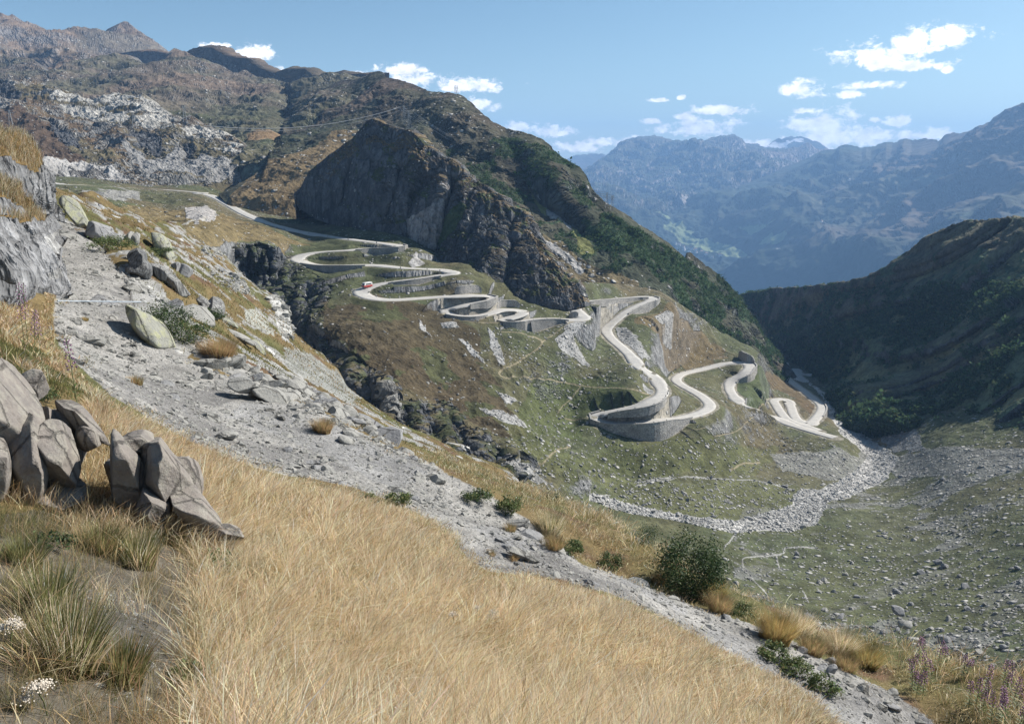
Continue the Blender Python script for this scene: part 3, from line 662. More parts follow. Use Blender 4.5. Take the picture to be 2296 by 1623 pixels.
# the sheet -----------------------------------------------------------------------------------------
tF = [(-150, 380), (80, 392), (300, 405), (460, 412), (520, 420), (700, 470), (830, 505), (1000, 560), (1290, 632), (1460, 640), (1560, 705), (1660, 768), (1700, 782), (1745, 770), (1800, 795), (1850, 850), (1905, 920), (2000, 915), (2450, 900)]
bF = [(-150, 640), (200, 640), (400, 660), (520, 720), (600, 800), (640, 870), (700, 900), (760, 950), (850, 1040), (900, 1080), (1000, 1150), (1100, 1210), (1200, 1290), (1300, 1390), (1500, 1480), (1700, 1580), (1900, 1680), (2450, 1780)]
def xF(X, Y, r):
    # ribs and notches in the gorge wall
    g = soft_band(X, Y)
    k = fbm(np.stack([X / 30, Y / 90, X * 0], -1), 1.0, 4, .55, True, seed=61)
    return r * (1 + .035 * k * g)
gorge = [(520, 560), (582, 548), (640, 560), (690, 610), (745, 650), (730, 700), (700, 735), (747, 775), (797, 802), (838, 832), (872, 858), (905, 910), (960, 905), (1020, 925), (1060, 975), (1130, 1010), (1190, 1040), (1215, 1065), (1150, 1090), (1000, 1040), (900, 985), (840, 930), (760, 850), (690, 800), (600, 700), (540, 620)]
def soft_band(X, Y):
    m = inpoly(X, Y, gorge).astype(float)
    for _ in range(4):
        m[1:-1] = (m[:-2] + 2 * m[1:-1] + m[2:]) / 4; m[:, 1:-1] = (m[:, :-2] + 2 * m[:, 1:-1] + m[:, 2:]) / 4
    return m
X, Y, P = pF.sheet(tF, bF, -150, 2450, 1750, 800, xF, 0)
gm = soft_band(X, Y)
edge_fade = sstep(0, 20, np.minimum(Y - curve(tF, X.ravel()).reshape(X.shape) + 6, 60))
lumps = 5.5 * fbm(P, 1 / 60, 5, .5, seed=63) + 1.6 * fbm(P, 1 / 9, 4, .55, True, seed=64)
calm = 1 - .75 * sstep(1010, 1120, Y + .15 * (X - 1500))
rd = np.minimum(near_line(P[..., 0], P[..., 1], road1[::3], 45), np.minimum(near_line(P[..., 0], P[..., 1], road2[::3], 45), near_line(P[..., 0], P[..., 1], road3[::3], 45)))
lumps *= .12 + .88 * sstep(4, 40, np.minimum(rd, 99))
P[..., 2] += lumps * edge_fade * calm * (1 - gm)
P = push(P, gm * (4.5 * fbm(P, 1 / 26, 5, .6, True, seed=65, st=(1, 1, .5)) + 1.2 * fbm(P, 1 / 5, 3, .6, True, seed=66)))

def bench(P, L, walls, hw):
    """cut and fill: land is levelled under the road and meets it on both sides; below walls it stands lower"""
    x = P[..., 0].ravel(); y = P[..., 1].ravel(); z = P[..., 2].ravel()
    D = np.full(len(x), 1e9); ZR = np.zeros(len(x)); SD = np.zeros(len(x)); IX = np.zeros(len(x)); RE = 34.0
    step = 2
    for i in range(0, len(L) - 1, step):
        a, b = L[i], L[min(i + step, len(L) - 1)]
        s = np.nonzero((x > min(a[0], b[0]) - RE) & (x < max(a[0], b[0]) + RE) & (y > min(a[1], b[1]) - RE) & (y < max(a[1], b[1]) + RE))[0]
        if not len(s): continue
        vx, vy = b[0] - a[0], b[1] - a[1]; q = vx * vx + vy * vy + 1e-9
        t = np.clip(((x[s] - a[0]) * vx + (y[s] - a[1]) * vy) / q, 0, 1)
        ex, ey = x[s] - a[0] - t * vx, y[s] - a[1] - t * vy
        d = np.hypot(ex, ey); zr = a[2] + t * (b[2] - a[2])
        # between two legs the one nearer in height counts more
        key = d + .6 * np.abs(zr - z[s]) * (d > hw + 1)
        u = key < D[s]; k = s[u]
        D[k] = key[u]; ZR[k] = zr[u]; SD[k] = np.sign(vx * ey - vy * ex)[u] * d[u]; IX[k] = (i + t * step)[u]
    d = np.abs(SD); near = D < 1e8
    low = np.zeros(len(x)); wide = np.full(len(x), 9.0)
    for w in walls:
        m = near & (IX >= w['i'] + w.get('bi', 0)) & (IX <= w['j']) & (np.sign(SD) == w['side'])
        e = np.minimum(IX - w['i'] - w.get('bi', 0), w['j'] - IX)[m]
        low[m] = w['h'] * sstep(-4, w.get('ramp', 10), e) + .2; wide[m] = 26.0
    walled = low > 0
    tgt = np.where(walled & (d > .4), ZR - low, ZR - .12)
    b = 1 - sstep(hw + np.where(walled, 2.5, .8), hw + wide, d)
    b[~near] = 0
    nat = z
    z2 = nat * (1 - b) + tgt * b
    z2 = np.where(walled & (d > hw - .5) & (d < hw + wide), np.minimum(z2, ZR - low + .1 + np.maximum(d - hw - 1.5, 0) * 1.1), z2)
    z2 = np.where((d > hw + 3) & walled, np.maximum(z2, nat - 2.5 - .6 * np.minimum(low, 99) * (1 - sstep(hw + 3, hw + 9, d))), z2)
    # never above the carriageway right beside it
    z2 = np.where(near & (d < hw + .3), np.minimum(z2, ZR - .12), z2)
    Q = P.copy(); Q[..., 2] = z2.reshape(P.shape[:2])
    return Q, np.where(near, d, 1e9).reshape(P.shape[:2]), SD.reshape(P.shape[:2])
P, d1, _ = bench(P, road1, [w for w in WALLS if w['L'] is road1], HW)
P, d2, _ = bench(P, road2, [w for w in WALLS if w['L'] is road2], HW)
P, d3, _ = bench(P, road3, [], HW)
dR = np.minimum(np.minimum(d1, d2), d3)

A, n = cover(P, OLIVE, (.088, .086, .046), 42, (.25, .25, .25), .38, .62, .20, seed=71, c3=(.104, .088, .052))
vfm = sstep(0, 1, (Y - 960) / 200) * sstep(1450, 1800, X); A['col'] = lerpc(A['col'], A['col'] * .35 + np.array([.052, .060, .034]), vfm).astype(f32)
jj = lambda pl, jit=6, f=.06, seed=0: soft_poly(X, Y, P, pl, jit, f, seed)
nz = fbm(P, 1 / 22, 4, .6, seed=72)
m = jj([(720, 690), (850, 660), (1000, 700), (1060, 760), (1130, 890), (1190, 1000), (1100, 980), (1000, 910), (850, 850), (740, 760)], 14, .04)
put(A, m, (.066, .050, .030), None, .05, .85); put(A, m & (nz > .08), (.055, .062, .028), 0, .05, .8)
put(A, jj([(1200, 860), (1330, 840), (1480, 900), (1320, 930), (1300, 1000), (1150, 960)], 12, .04), (.068, .085, .032), None, None, .6)
m = jj([(1100, 930), (1300, 1040), (1420, 1020), (1600, 1000), (1750, 1000), (1700, 1060), (1500, 1080), (1300, 1080), (1200, 1050)], 14, .04)
put(A, m, (.085, .092, .038), None, .28, .6)
ochre = jj([(180, 455), (380, 470), (520, 490), (640, 530), (700, 552), (600, 545), (420, 552), (300, 530), (200, 500)], 8, .03)
put(A, ochre, (.155, .118, .060), 0, .12, .85)
put(A, jj([(1500, 690), (1600, 770), (1640, 800), (1540, 830), (1480, 760), (1420, 720)], 8), (.130, .096, .052), 0, .2, .8)
put(A, jj(c6([(560, 900), (760, 960), (900, 1050), (960, 1130), (900, 1180), (780, 1080), (650, 1010)]), 6), (.115, .082, .048), 0, .1, .8)
put(A, jj(c6([(420, 950), (560, 900), (620, 1000), (640, 1090), (520, 1120), (420, 1060)]), 3), (.062, .082, .036), 0, .05, .8)
# scree tongues
scr = [h2([(1230, 385), (1440, 395), (1500, 470), (1470, 560), (1200, 470)]), h2([(1120, 560), (1240, 480), (1330, 620), (1440, 770), (1380, 770), (1200, 650)]), h2([(1650, 460), (1760, 450), (1900, 600), (1960, 730), (1880, 730), (1700, 570)]), h2([(1980, 360), (2080, 340), (2160, 470), (2060, 480)]),
       h2([(270, 570), (330, 570), (520, 760), (480, 740)]), h2([(540, 520), (600, 560), (700, 790), (640, 800), (560, 640)]), h2([(590, 970), (640, 1000), (800, 1090), (690, 1100)]), h2([(1900, 900), (1990, 940), (1990, 1000), (1900, 960)]), c5([(940, 1140), (1180, 1200), (1260, 1290), (1060, 1240)]), h2([(120, 430), (260, 440), (300, 500), (150, 490)]), h2([(330, 590), (430, 680), (430, 720), (360, 660)]), c5([(540, 560), (640, 700), (560, 640)])]
for k, pl in enumerate(scr): m = jj(pl, 4, .12, k); put(A, m, (.33, .325, .32), .25, .85, .9)
put(A, jj(c6([(640, 1430), (1100, 1400), (1300, 1440), (1280, 1560), (1000, 1610), (700, 1570)]), 14, .03), (.20, .20, .19), .1, .8, .7)
put(A, jj(b3([(-600, 20), (0, 30), (400, 20), (800, 90), (780, 200), (500, 270), (200, 290), (-300, 230)]), 10, .03), (.105, .110, .052), 0, .45, .7)
# valley floor stones
vf = sstep(0, 1, (Y - 960) / 260) * sstep(1500, 1900, X) * (Y > 930)
A['spk'] = np.maximum(A['spk'], (vf * np.clip(.36 + .9 * fbm(P, 1 / 45, 4, .6, seed=73), .05, .85)).astype(f32))
m = (vf > .3) & (fbm(P, 1 / 38, 4, .6, seed=74, st=(1, 2.2, 1)) > .12); put(A, m, (.185, .185, .180), .15, .8, .65)
m = (vf > .15) & (fbm(P, 1 / 60, 4, .6, seed=75) > .14); put(A, m, (.088, .090, .045), 0, None, .5)
put(A, jj(c6([(1150, 1240), (1500, 1230), (1600, 1300), (1650, 1420), (1450, 1430), (1300, 1340)]), 8, .05), (.18, .185, .185), .2, .9)
put(A, jj(c6([(1400, 1480), (1650, 1400), (2300, 1380), (2300, 1560), (1800, 1600), (1450, 1580)]), 10, .04), (.19, .19, .185), .1, .85, .7)
put(A, jj(c6([(1150, 1290), (1260, 1260), (1400, 1400), (1300, 1380)]), 5), (.12, .095, .05), 0, .1)
# dry boulder stream
up = b3([(-560, 120), (-300, 190), (0, 250), (200, 290), (400, 300), (500, 262), (650, 232), (775, 190), (780, 130), (830, 92), (960, 85), (1080, 40)]) + c6([(1090, 1610), (1180, 1560), (1240, 1500), (1260, 1450), (1200, 1390), (1100, 1320), (1040, 1230), (1000, 1180), (985, 1100), (930, 1020), (860, 965), (820, 930)])
dn = c6([(900, 985), (930, 1000), (1000, 1055), (1015, 1110), (1060, 1180), (1120, 1230), (1200, 1290), (1300, 1360), (1400, 1410), (1470, 1470), (1400, 1600)]) + b3([(1250, 95), (1150, 150), (1000, 190), (960, 265), (930, 320), (830, 345), (760, 372), (600, 345), (430, 385), (350, 380), (150, 335), (0, 300), (-300, 250), (-560, 165)])
STREAM = up + dn
st = jj(STREAM, 3.0, .08)
put(A, st, (.37, .36, .345), .05, .9)
for k, ln in enumerate([b3([(930, 480), (820, 470), (720, 480), (720, 510), (660, 525), (540, 535), (460, 545), (450, 580), (480, 640), (540, 710), (600, 770), (620, 820)]), b3([(670, 530), (690, 600), (740, 660), (810, 710), (850, 770), (880, 830)]), b3([(410, 380), (370, 430), (330, 470)]), b3([(0, 30), (-200, 60), (-350, 130), (-500, 140)]), b3([(-300, 60), (0, 20), (300, 20), (560, 40), (780, 100)])]):
    q = near_line(X, Y, smooth_line(ln, 4), 8); put(A, (q < 1.3 + 2.2 * nz) & (nz > -.22), (.27, .265, .25), .1, .8)
# gorge wall, stream gully at its head, cut above the old road
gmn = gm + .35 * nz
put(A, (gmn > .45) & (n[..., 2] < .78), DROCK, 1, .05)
put(A, (gmn > .3) & (fbm(P, 1 / 9, 4, .6, seed=77) > .1) & (n[..., 2] > .25), (.05, .06, .028), .0, 0, .85)
put(A, jj(z3([(1620, 760), (1720, 700), (1790, 900), (1840, 1080), (1860, 1180), (1750, 1130), (1640, 1000)]), 3), (.28, .275, .26), 1, .2)
put(A, jj(z4([(640, 60), (760, 150), (900, 200), (1050, 230), (1180, 300), (1100, 270), (900, 230), (720, 150)]), 2.5, .1), (.42, .41, .39), .4, .7)
put(A, jj(z4([(1350, 330), (1480, 250), (1650, 380), (1880, 520), (1700, 520), (1500, 430)]), 5, .1), (.30, .295, .285), .5, .7)
put(A, jj(z1([(2070, 850), (2290, 820), (2420, 900), (2380, 1010), (2200, 1050), (2080, 980)]), 4), (.34, .32, .305), .2, .8)
put(A, jj(z1([(880, 650), (1240, 650), (1560, 680), (1560, 760), (1300, 780), (1000, 720)]), 6), (.22, .215, .20), .2, .4)
put(A, near_line(X, Y, z2([(400, 160), (560, 110), (760, 75), (880, 40), (1000, 0)]), 8) < 1.8, (.36, .34, .30), 0, .1)
put(A, jj(h1([(1260, 330), (1340, 290), (1420, 350), (1300, 360)]), 3), (.33, .32, .31), .2, .5)
# trails
for ln, wd in [(h2([(270, 380), (420, 440), (540, 480), (700, 500), (850, 530), (970, 565), (1010, 590), (1000, 630), (930, 680), (840, 740), (740, 790), (670, 830), (640, 870), (780, 895), (960, 910), (1100, 908), (1240, 925), (1350, 940)]), 1.6), (h2([(1350, 945), (1280, 1040), (1200, 1120), (1150, 1190)]), 1.2), (h2([(1350, 940), (1600, 960), (1950, 985)]), 1.2), (c5([(1500, 1210), (1640, 1255), (1700, 1340), (1800, 1385), (1900, 1412), (2100, 1405), (2250, 1360)]), 1.4), (c6([(-60, 1430), (60, 1355), (200, 1340), (400, 1300), (520, 1200)]), 1.3), (c5([(1250, 1560), (1330, 1530), (1420, 1480), (1530, 1410)]), 2.2), (c6([(370, 1560), (440, 1520), (560, 1500)]), 2.0), (h2([(1010, 600), (1120, 500), (1240, 430), (1330, 420)]), 1.5), (c6([(520, 1120), (600, 1115), (615, 1080), (640, 1075)]), 1.0)]:
    q = near_line(X, Y, smooth_line(ln, 4), 8); put(A, q < wd + .7 * nz, (.235, .20, .135), 0, .1, .8)
# road shoulders
sh = (dR < HW + 1.6 + 1.5 * nz) & (dR < 20); put(A, sh, (.27, .245, .20), 0, .2, .8)
structure(grid_mesh('valley_slope', P, M_hill, A)); G_F = (X, Y, P, A, dR)

# ---------------------------------------------------------------- road ribbons
t = NT('old_road_surface'); pos = t.n('ShaderNodeNewGeometry').outputs['Position']
n1 = t.noise(pos, .35, 5, .6); n2 = t.noise(pos, 2.5, 3)
c = t.mix(t.maprange(n1, .35, .65, 0, 1), (.47, .45, .415), (.38, .365, .345)); c = t.mix(t.maprange(n2, .4, .7, 0, .35), c, (.24, .23, .22))
M_road = t.finish(c, .9, .2, n2, .3, .05)
def ribbon(name, L, hw, up=.02):
    N = side_normals(L); cur = np.abs(np.gradient(np.unwrap(np.arctan2(N[:, 1], N[:, 0]))))
    k = np.ones(9) / 9; cur = np.convolve(np.pad(cur, 4, 'edge'), k, 'valid')
    w = hw * (1 + .35 * sstep(.04, .16, cur))
    off = np.array([-1.02, -1, -.5, 0, .5, 1, 1.02]); dz = np.array([-.5, 0, .03, .05, .03, 0, -.5])
    V = L[:, None, :] + np.concatenate([N[:, None] * (off[None, :, None] * w[:, None, None]), np.broadcast_to(dz[None, :, None] + up, (len(L), 7, 1))], -1)
    return structure(grid_mesh(name, V, M_road)), w
o, W1 = ribbon('road', road1, HW); o, W2 = ribbon('road', road2, HW, .03); o, W3 = ribbon('road', road3, HW)
# ================================================================== NEAR HILLSIDE WITH THE GRAVEL TRACK
near_pts = [(0, 1623, 2.9), (300, 1623, 3.0), (700, 1623, 3.7), (1148, 1623, 4.6), (1500, 1623, 6.2), (1850, 1600, 9.6), (2296, 1623, 12.5),
    (0, 1400, 3.9), (300, 1400, 4.3), (600, 1400, 5.1), (1000, 1400, 6.6), (1300, 1400, 8.4), (1500, 1420, 9.8), (250, 1200, 6.0), (500, 1200, 7.5), (800, 1200, 9.4), (1050, 1245, 11.2),
    (0, 1150, 6.2), (100, 950, 9.0), (230, 900, 11.5), (350, 980, 11.5), (560, 1042, 12.6), (700, 1078, 12.6), (900, 1135, 12.3), (100, 830, 16), (60, 720, 22), (110, 760, 23), (30, 650, 26), (-150, 700, 18), (-150, 1000, 8), (-300, 1200, 5),
    (330, 850, 22), (500, 990, 16.5), (600, 1035, 15.2), (600, 950, 19), (930, 1090, 16), (1060, 1150, 15.5), (1060, 1255, 12.6), (1250, 1230, 14.3), (1300, 1330, 12.4), (1420, 1310, 14), (1560, 1425, 12.6), (1700, 1420, 14), (1760, 1530, 12.3), (1900, 1530, 13), (1990, 1562, 13.2), (2100, 1680, 12.6),
    (320, 680, 31), (200, 700, 31), (170, 580, 46), (230, 575, 48), (135, 510, 63), (200, 530, 66), (300, 570, 47), (420, 800, 25), (700, 920, 20.5), (860, 1000, 18.5), (1000, 1060, 17.5), (1180, 1160, 16.6), (1300, 1265, 15.8), (1520, 1345, 15.2), (1700, 1405, 14.8), (1850, 1475, 14.3), (2010, 1555, 13.8),
    (980, 1040, 19.5), (1100, 1085, 19), (1300, 1185, 18), (1500, 1260, 17.2), (1700, 1350, 16.8), (1900, 1425, 16.4), (2100, 1470, 16.2), (2296, 1505, 16), (2500, 1560, 15.5),
    (450, 700, 56), (520, 760, 52), (600, 850, 43), (750, 930, 36), (880, 1000, 31), (500, 640, 110), (420, 600, 80), (560, 700, 115), (480, 590, 165), (330, 520, 95), (400, 660, 45), (330, 590, 58), (260, 500, 90),
    (105, 425, 85), (60, 470, 60), (212, 445, 118), (258, 474, 155), (160, 460, 85), (330, 500, 190)]
edge_pts = [(-150, 400, 66), (60, 408, 78), (105, 425, 85), (160, 436, 100), (212, 445, 118), (258, 474, 155), (330, 496, 200), (403, 503, 255), (435, 545, 255), (504, 570, 244), (532, 604, 226), (584, 656, 206), (613, 662, 200), (645, 690, 186), (657, 755, 140), (705, 795, 102), (757, 835, 92), (800, 890, 84), (856, 930, 80), (897, 962, 77), (981, 988, 74), (1012, 1018, 70), (1083, 1040, 66), (1153, 1072, 58), (1234, 1108, 44), (1330, 1155, 26), (1430, 1205, 18.5), (1600, 1295, 17.4), (1800, 1385, 16.8), (2000, 1440, 16.4), (2200, 1485, 16.2), (2450, 1540, 15.8)]
ANC = []
def anc(x, y, r):
    p = PT(x, y, r); ANC.append((math.atan2(p[0], p[1]), math.log(r), p[2] / r))
for q in near_pts: anc(*q)
for q in edge_pts: anc(*q)
for az in (-.75, -.4, 0, .35, .75):
    for r in (1.2, 1.9): ANC.append((az, math.log(r), (-1.62 - .55 * (az + .4) * r * .6 - .1 * r) / r))
ANC += [(-.78, math.log(10), -.24)] + [(-.8, math.log(r), -.09) for r in (25, 70)]
aa = np.array(ANC)
tanel = tps_fit(aa[:, :2], aa[:, 2], 2e-4)

track_poly = [(105, 480), (150, 492), (200, 520), (232, 560), (262, 600), (285, 640), (300, 690), (335, 755), (420, 800), (500, 840), (640, 890), (760, 950), (870, 1005), (1000, 1062), (1100, 1108), (1180, 1160), (1300, 1262), (1420, 1300), (1560, 1355), (1700, 1405), (1850, 1475), (2010, 1556), (2120, 1640), (2120, 1760), (1930, 1760), (1890, 1640), (1780, 1535), (1640, 1470), (1540, 1415), (1400, 1345), (1290, 1310), (1200, 1290), (1100, 1282), (1052, 1255), (1010, 1200), (920, 1140), (790, 1092), (650, 1070), (560, 1042), (420, 985), (320, 930), (240, 880), (180, 820), (130, 770), (118, 720), (128, 650), (124, 570)]

_e = np.array(edge_pts); _ep = PT(_e[:, 0], _e[:, 1], _e[:, 2]); _ea = np.arctan2(_ep[:, 0], _ep[:, 1]); _o = np.argsort(_ea)
_ea, _el, _et = _ea[_o], np.log(_e[_o, 2]), _ep[_o, 2] / _e[_o, 2]
_es = np.interp(_e[_o, 0], [330, 420, 600, 700, 1200, 1400, 2450], [.22, .45, .6, .8, .8, .75, .7])

def ground(x, y):
    r = np.hypot(x, y); az = np.arctan2(x, y)
    re = np.exp(np.interp(az, _ea, _el)); te = np.interp(az, _ea, _et); sl = np.interp(az, _ea, _es)
    q = r / re
    T = tanel(np.stack([az, np.log(np.minimum(r, re))], -1))
    cap = te - .004 * sstep(0, .25, 1 - q)            # the brow of the slope hides nothing nearer
    k = .008; T = cap - k * np.logaddexp(0, -(T - cap) / k)
    over = np.maximum(r - re, 0)
    z = np.where(q < 1, T * r, T * r - .002 * over - sl * over * over / (over + .15 * re))
    z = np.where(q < 1, z, np.maximum(z, -165 - .05 * r)) 
    Q = np.stack([x, y, z], -1)
    px, py = proj(Q)
    tr = inpoly(px + 0, py + 0, track_poly)
    Q2 = np.stack([x, y, 0 * x], -1)
    rough = .05 * fbm(Q2, .9, 4, seed=81) + sstep(18, 60, r) * (1.3 * fbm(Q2, 1 / 11, 4, .55, True, seed=82) + .35 * fbm(Q2, .5, 3, seed=83)) * np.clip(r / 80, 0, 1.6)
    rough = rough * np.where(tr, .35, 1.0) + .018 * fbm(Q2, 4.0, 3, seed=84)
    Q[..., 2] += rough
    return Q

naz, nr = 900, 860
az = np.linspace(-.80, .80, naz); lr = np.linspace(math.log(1.25), math.log(420), nr)
AZ, LR = np.meshgrid(az, lr); RR = np.exp(LR)
P = ground(RR * np.sin(AZ), RR * np.cos(AZ))
X, Y = proj(P)
# beyond the crests the land must stay under the opposite slopes
n = normals(P); n *= np.sign(n[..., 2:3] + 1e-6)
Q0 = P * np.array([1, 1, 0])
j1 = fbm(Q0, 1 / 2.2, 4, .6, seed=91); jr = 14 / np.clip(RR / 12, .6, 6)
def npoly(pl, k=1.0, s=0): return inpoly(X + k * jr * 1.6 * j1, Y + k * jr * 1.6 * fbm(Q0, 1 / 1.7, 4, .6, seed=92 + s), pl)
a1 = fbm(Q0, 1 / 9., 5, .6, seed=93); a2 = fbm(Q0, 1 / 3., 4, .6, seed=94)
col = lerpc(np.broadcast_to(np.array((.135, .100, .048)), P.shape), (.088, .088, .036), sstep(-.1, .2, a1))
col = lerpc(col, (.105, .066, .042), sstep(.1, .3, a2))
A = dict(col=col.astype(f32), rk=np.zeros(P.shape[:2], f32), spk=np.full(P.shape[:2], .08, f32))
far = RR > 26
st_ = (n[..., 2] < .62) & (a2 + .6 * a1 > .3) & far; put(A, st_, (.20, .20, .19), .8, .1)
put(A, far & (fbm(Q0, 1 / 7., 5, .55, True, seed=95) > .66), (.24, .235, .225), .6, .3)
put(A, npoly(z2([(820, 540), (1100, 530), (1330, 600), (1480, 790), (1440, 830), (1200, 770), (950, 600)])), None, None, .75)
put(A, npoly(z2([(960, 300), (1150, 330), (1180, 470), (1100, 460), (920, 390)])), None, None, .5)
put(A, npoly(z2([(1650, 860), (1760, 850), (1900, 920), (1960, 1280), (1870, 1360), (1780, 1200), (1760, 1020)])), (.36, .355, .34), .3, .9)
put(A, npoly(z2([(1430, 1000), (1560, 1010), (1750, 1250), (1740, 1300), (1600, 1230), (1440, 1140)])), (.27, .27, .24), .9, .05)
put(A, npoly(z3([(570, 290), (820, 350), (1160, 570), (1380, 860), (1320, 920), (1050, 780), (760, 620), (590, 500)])), (.20, .20, .185), .9, .05)
put(A, npoly([(640, 880), (760, 945), (980, 1045), (1000, 1062), (870, 1006), (700, 925), (560, 862), (440, 800), (400, 740), (480, 770), (580, 830)], 1), (.26, .255, .245), .3, .9)
put(A, npoly([(262, 600), (300, 590), (360, 640), (400, 720), (440, 790), (420, 800), (335, 755), (300, 690)], 1), (.25, .245, .235), .3, .8)
TR = npoly(track_poly, .6)
put(A, TR, (.25, .24, .225), .0, 0)
dark = TR & (a2 + .4 * a1 > .12); put(A, dark, (.172, .165, .158), 0, 0)
put(A, TR & npoly([(560, 900), (760, 960), (960, 1060), (900, 1100), (700, 1010), (500, 930)]), (.22, .218, .218), 0, 0, .6)
put(A, TR & npoly(b2([(880, 340), (1300, 330), (1800, 640), (2300, 900), (2300, 760), (1900, 660), (1500, 520), (1000, 430)])), (.22, .216, .216), 0, 0, .7)
put(A, TR & npoly([(1600, 1400), (2150, 1650), (2000, 1700), (1560, 1440)]), (.22, .216, .214), 0, 0, .7)
near_m = npoly([(-300, 1800), (-300, 1150), (200, 1150), (470, 1180), (560, 1360), (600, 1800)])
put(A, near_m, (.088, .078, .062), 0, 0)
A['spk'] *= sstep(14, 24, RR).astype(f32)
put(A, npoly(b1([(460, 730), (860, 780), (1000, 860), (1120, 1100), (900, 1240), (700, 1060), (760, 900)]), .6), (.085, .078, .068), .0, 0)
MEADOW = [(190, 885), (250, 925), (330, 955), (420, 1003), (560, 1055), (650, 1083), (790, 1105), (920, 1150), (1005, 1205), (1045, 1262), (1100, 1295), (1200, 1300), (1290, 1320), (1400, 1355), (1540, 1425), (1640, 1480), (1780, 1545), (1880, 1640), (1980, 1900), (450, 1900), (430, 1500), (430, 1250), (300, 1180), (240, 1000), (200, 940)]
put(A, npoly(MEADOW), (.155, .115, .055), 0, 0)

t = NT('near_ground'); pos = t.n('ShaderNodeNewGeometry').outputs['Position']
col_ = t.n('ShaderNodeAttribute', attribute_name='col').outputs['Color']; rk_ = t.n('ShaderNodeAttribute', attribute_name='rk').outputs['Fac']; sp_ = t.n('ShaderNodeAttribute', attribute_name='spk').outputs['Fac']
n1 = t.noise(pos, 1.3, 5, .65); n2 = t.noise(pos, 14, 4, .65)
v = t.math('MULTIPLY', t.maprange(n1, .3, .7, .62, 1.38), t.maprange(n2, .3, .7, .7, 1.3))
sc_ = t.n('ShaderNodeVectorMath', operation='SCALE'); t.c(col_, sc_.inputs[0]); t.c(v, sc_.inputs['Scale']); c = sc_.outputs[0]
h = t.math('MULTIPLY', n2, .03)
gr = t.n('ShaderNodeAttribute', attribute_name='gravel').outputs['Fac']
for s_, k_ in ((.055, .9), (.14, .55)):            # gravel
    vo = t.voro(pos, 1 / s_); cc = t.n('ShaderNodeSeparateColor'); t.c(vo.outputs['Color'], cc.inputs[0])
    size = t.maprange(cc.outputs[0], 0, 1, .15, .5)
    ins = t.maprange(t.math('SUBTRACT', size, vo.outputs['Distance']), 0, .08, 0, 1)
    ins = t.math('MULTIPLY', ins, t.math('LESS_THAN', cc.outputs[1], k_))
    c = t.mix(t.math('MULTIPLY', ins, .6), c, t.mix(cc.outputs[2], (.33, .325, .315), (.18, .18, .185)), 'MIX')
    h = t.math('ADD', h, t.math('MULTIPLY', t.math('MULTIPLY', ins, gr), s_ * .3))
c = t.mix(gr, sc_.outputs[0], c)
for k, sc in enumerate((1.3, .55, 3.0)):
    vo = t.voro(pos, 1.0 / sc); cc = t.n('ShaderNodeSeparateColor'); t.c(vo.outputs['Color'], cc.inputs[0])
    size = t.maprange(cc.outputs[0], 0, 1, .1, .45)
    ins = t.maprange(t.math('SUBTRACT', size, vo.outputs['Distance']), 0, .06, 0, 1)
    ins = t.math('MULTIPLY', ins, t.math('LESS_THAN', cc.outputs[1], t.math('MULTIPLY', sp_, .8 if k < 2 else .45)))
    c = t.mix(ins, c, t.mix(cc.outputs[2], (.48, .47, .45), (.28, .28, .275)))
    h = t.math('ADD', h, t.math('MULTIPLY', t.math('MULTIPLY', ins, t.math('SUBTRACT', .6, vo.outputs['Distance'])), sc * .7))
M_near = t.finish(c, .95, .15, h, 1.0, 1.0)
A['gravel'] = (TR * 1.0).astype(f32)
structure(grid_mesh('hillside', P, M_near, A)); VIS = RR < np.exp(np.interp(AZ, _ea, _el)) * 1.02; G_P = dict(X=X, Y=Y, R=RR, AZ=AZ, LR=LR, n=n, TR=TR, A=A)

# ---------------------------------------------------------------- rock bank on the inner side of the track
tL = [(-200, 250), (-60, 300), (0, 312), (25, 322), (50, 350), (60, 372), (66, 385), (78, 388), (86, 405), (100, 425), (110, 450), (118, 478), (124, 500), (130, 540)]
bL = [(-200, 760), (-60, 760), (0, 760), (60, 770), (95, 800), (108, 820), (118, 790), (128, 690), (131, 650)]
pL = Patch([(-200, 260, 30), (0, 315, 42), (60, 372, 50), (110, 450, 60), (124, 500, 66), (0, 480, 35), (70, 480, 50), (60, 600, 32), (100, 600, 40), (0, 640, 25), (105, 750, 24), (128, 620, 38), (-200, 640, 19), (40, 420, 42), (125, 560, 50), (-200, 760, 19.5), (0, 760, 25), (60, 770, 28), (105, 810, 25), (128, 690, 36)])
X, Y, P = pL.sheet(tL, bL, -190, 130.5, 420, 520, None, 8, (.03, .02))
P = push(P, (.35 + .65 * sstep(0, 90, curve(bL, X.ravel()).reshape(X.shape) - Y - 40)) * (.8 * fbm(P, 1 / 6, 5, .6, True, seed=101, st=(1, 1, .45)) + .35 * fbm(P, 1 / 1.3, 4, .6, True, seed=102, st=(1, 1, .6))))
A, n = cover(P, (.20, .14, .065), (.115, .105, .045), 9, (.31, .31, .315), .1, .3, .02, seed=101)
A['rk'][:] = 1; A['col'][:] = np.array((.26, .26, .265)) * (1 + .3 * fbm(P, 1 / 2.5, 4, seed=103))[..., None]
m = soft_poly(X, Y, P, z1([(-400, 100), (0, 60), (120, 130), (240, 260), (250, 480), (150, 470), (0, 380), (-400, 300)]), 5, .4) | soft_poly(X, Y, P, z1([(-400, 600), (0, 640), (150, 720), (330, 940), (360, 1030), (280, 1030), (150, 920), (0, 860), (-400, 800)]), 5, .4) | soft_poly(X, Y, P, z1([(-300, 1020), (60, 1040), (130, 1120), (0, 1110)]), 4, .4)
put(A, m, (.17, .115, .05), 0, 0); BANKG = m.copy()
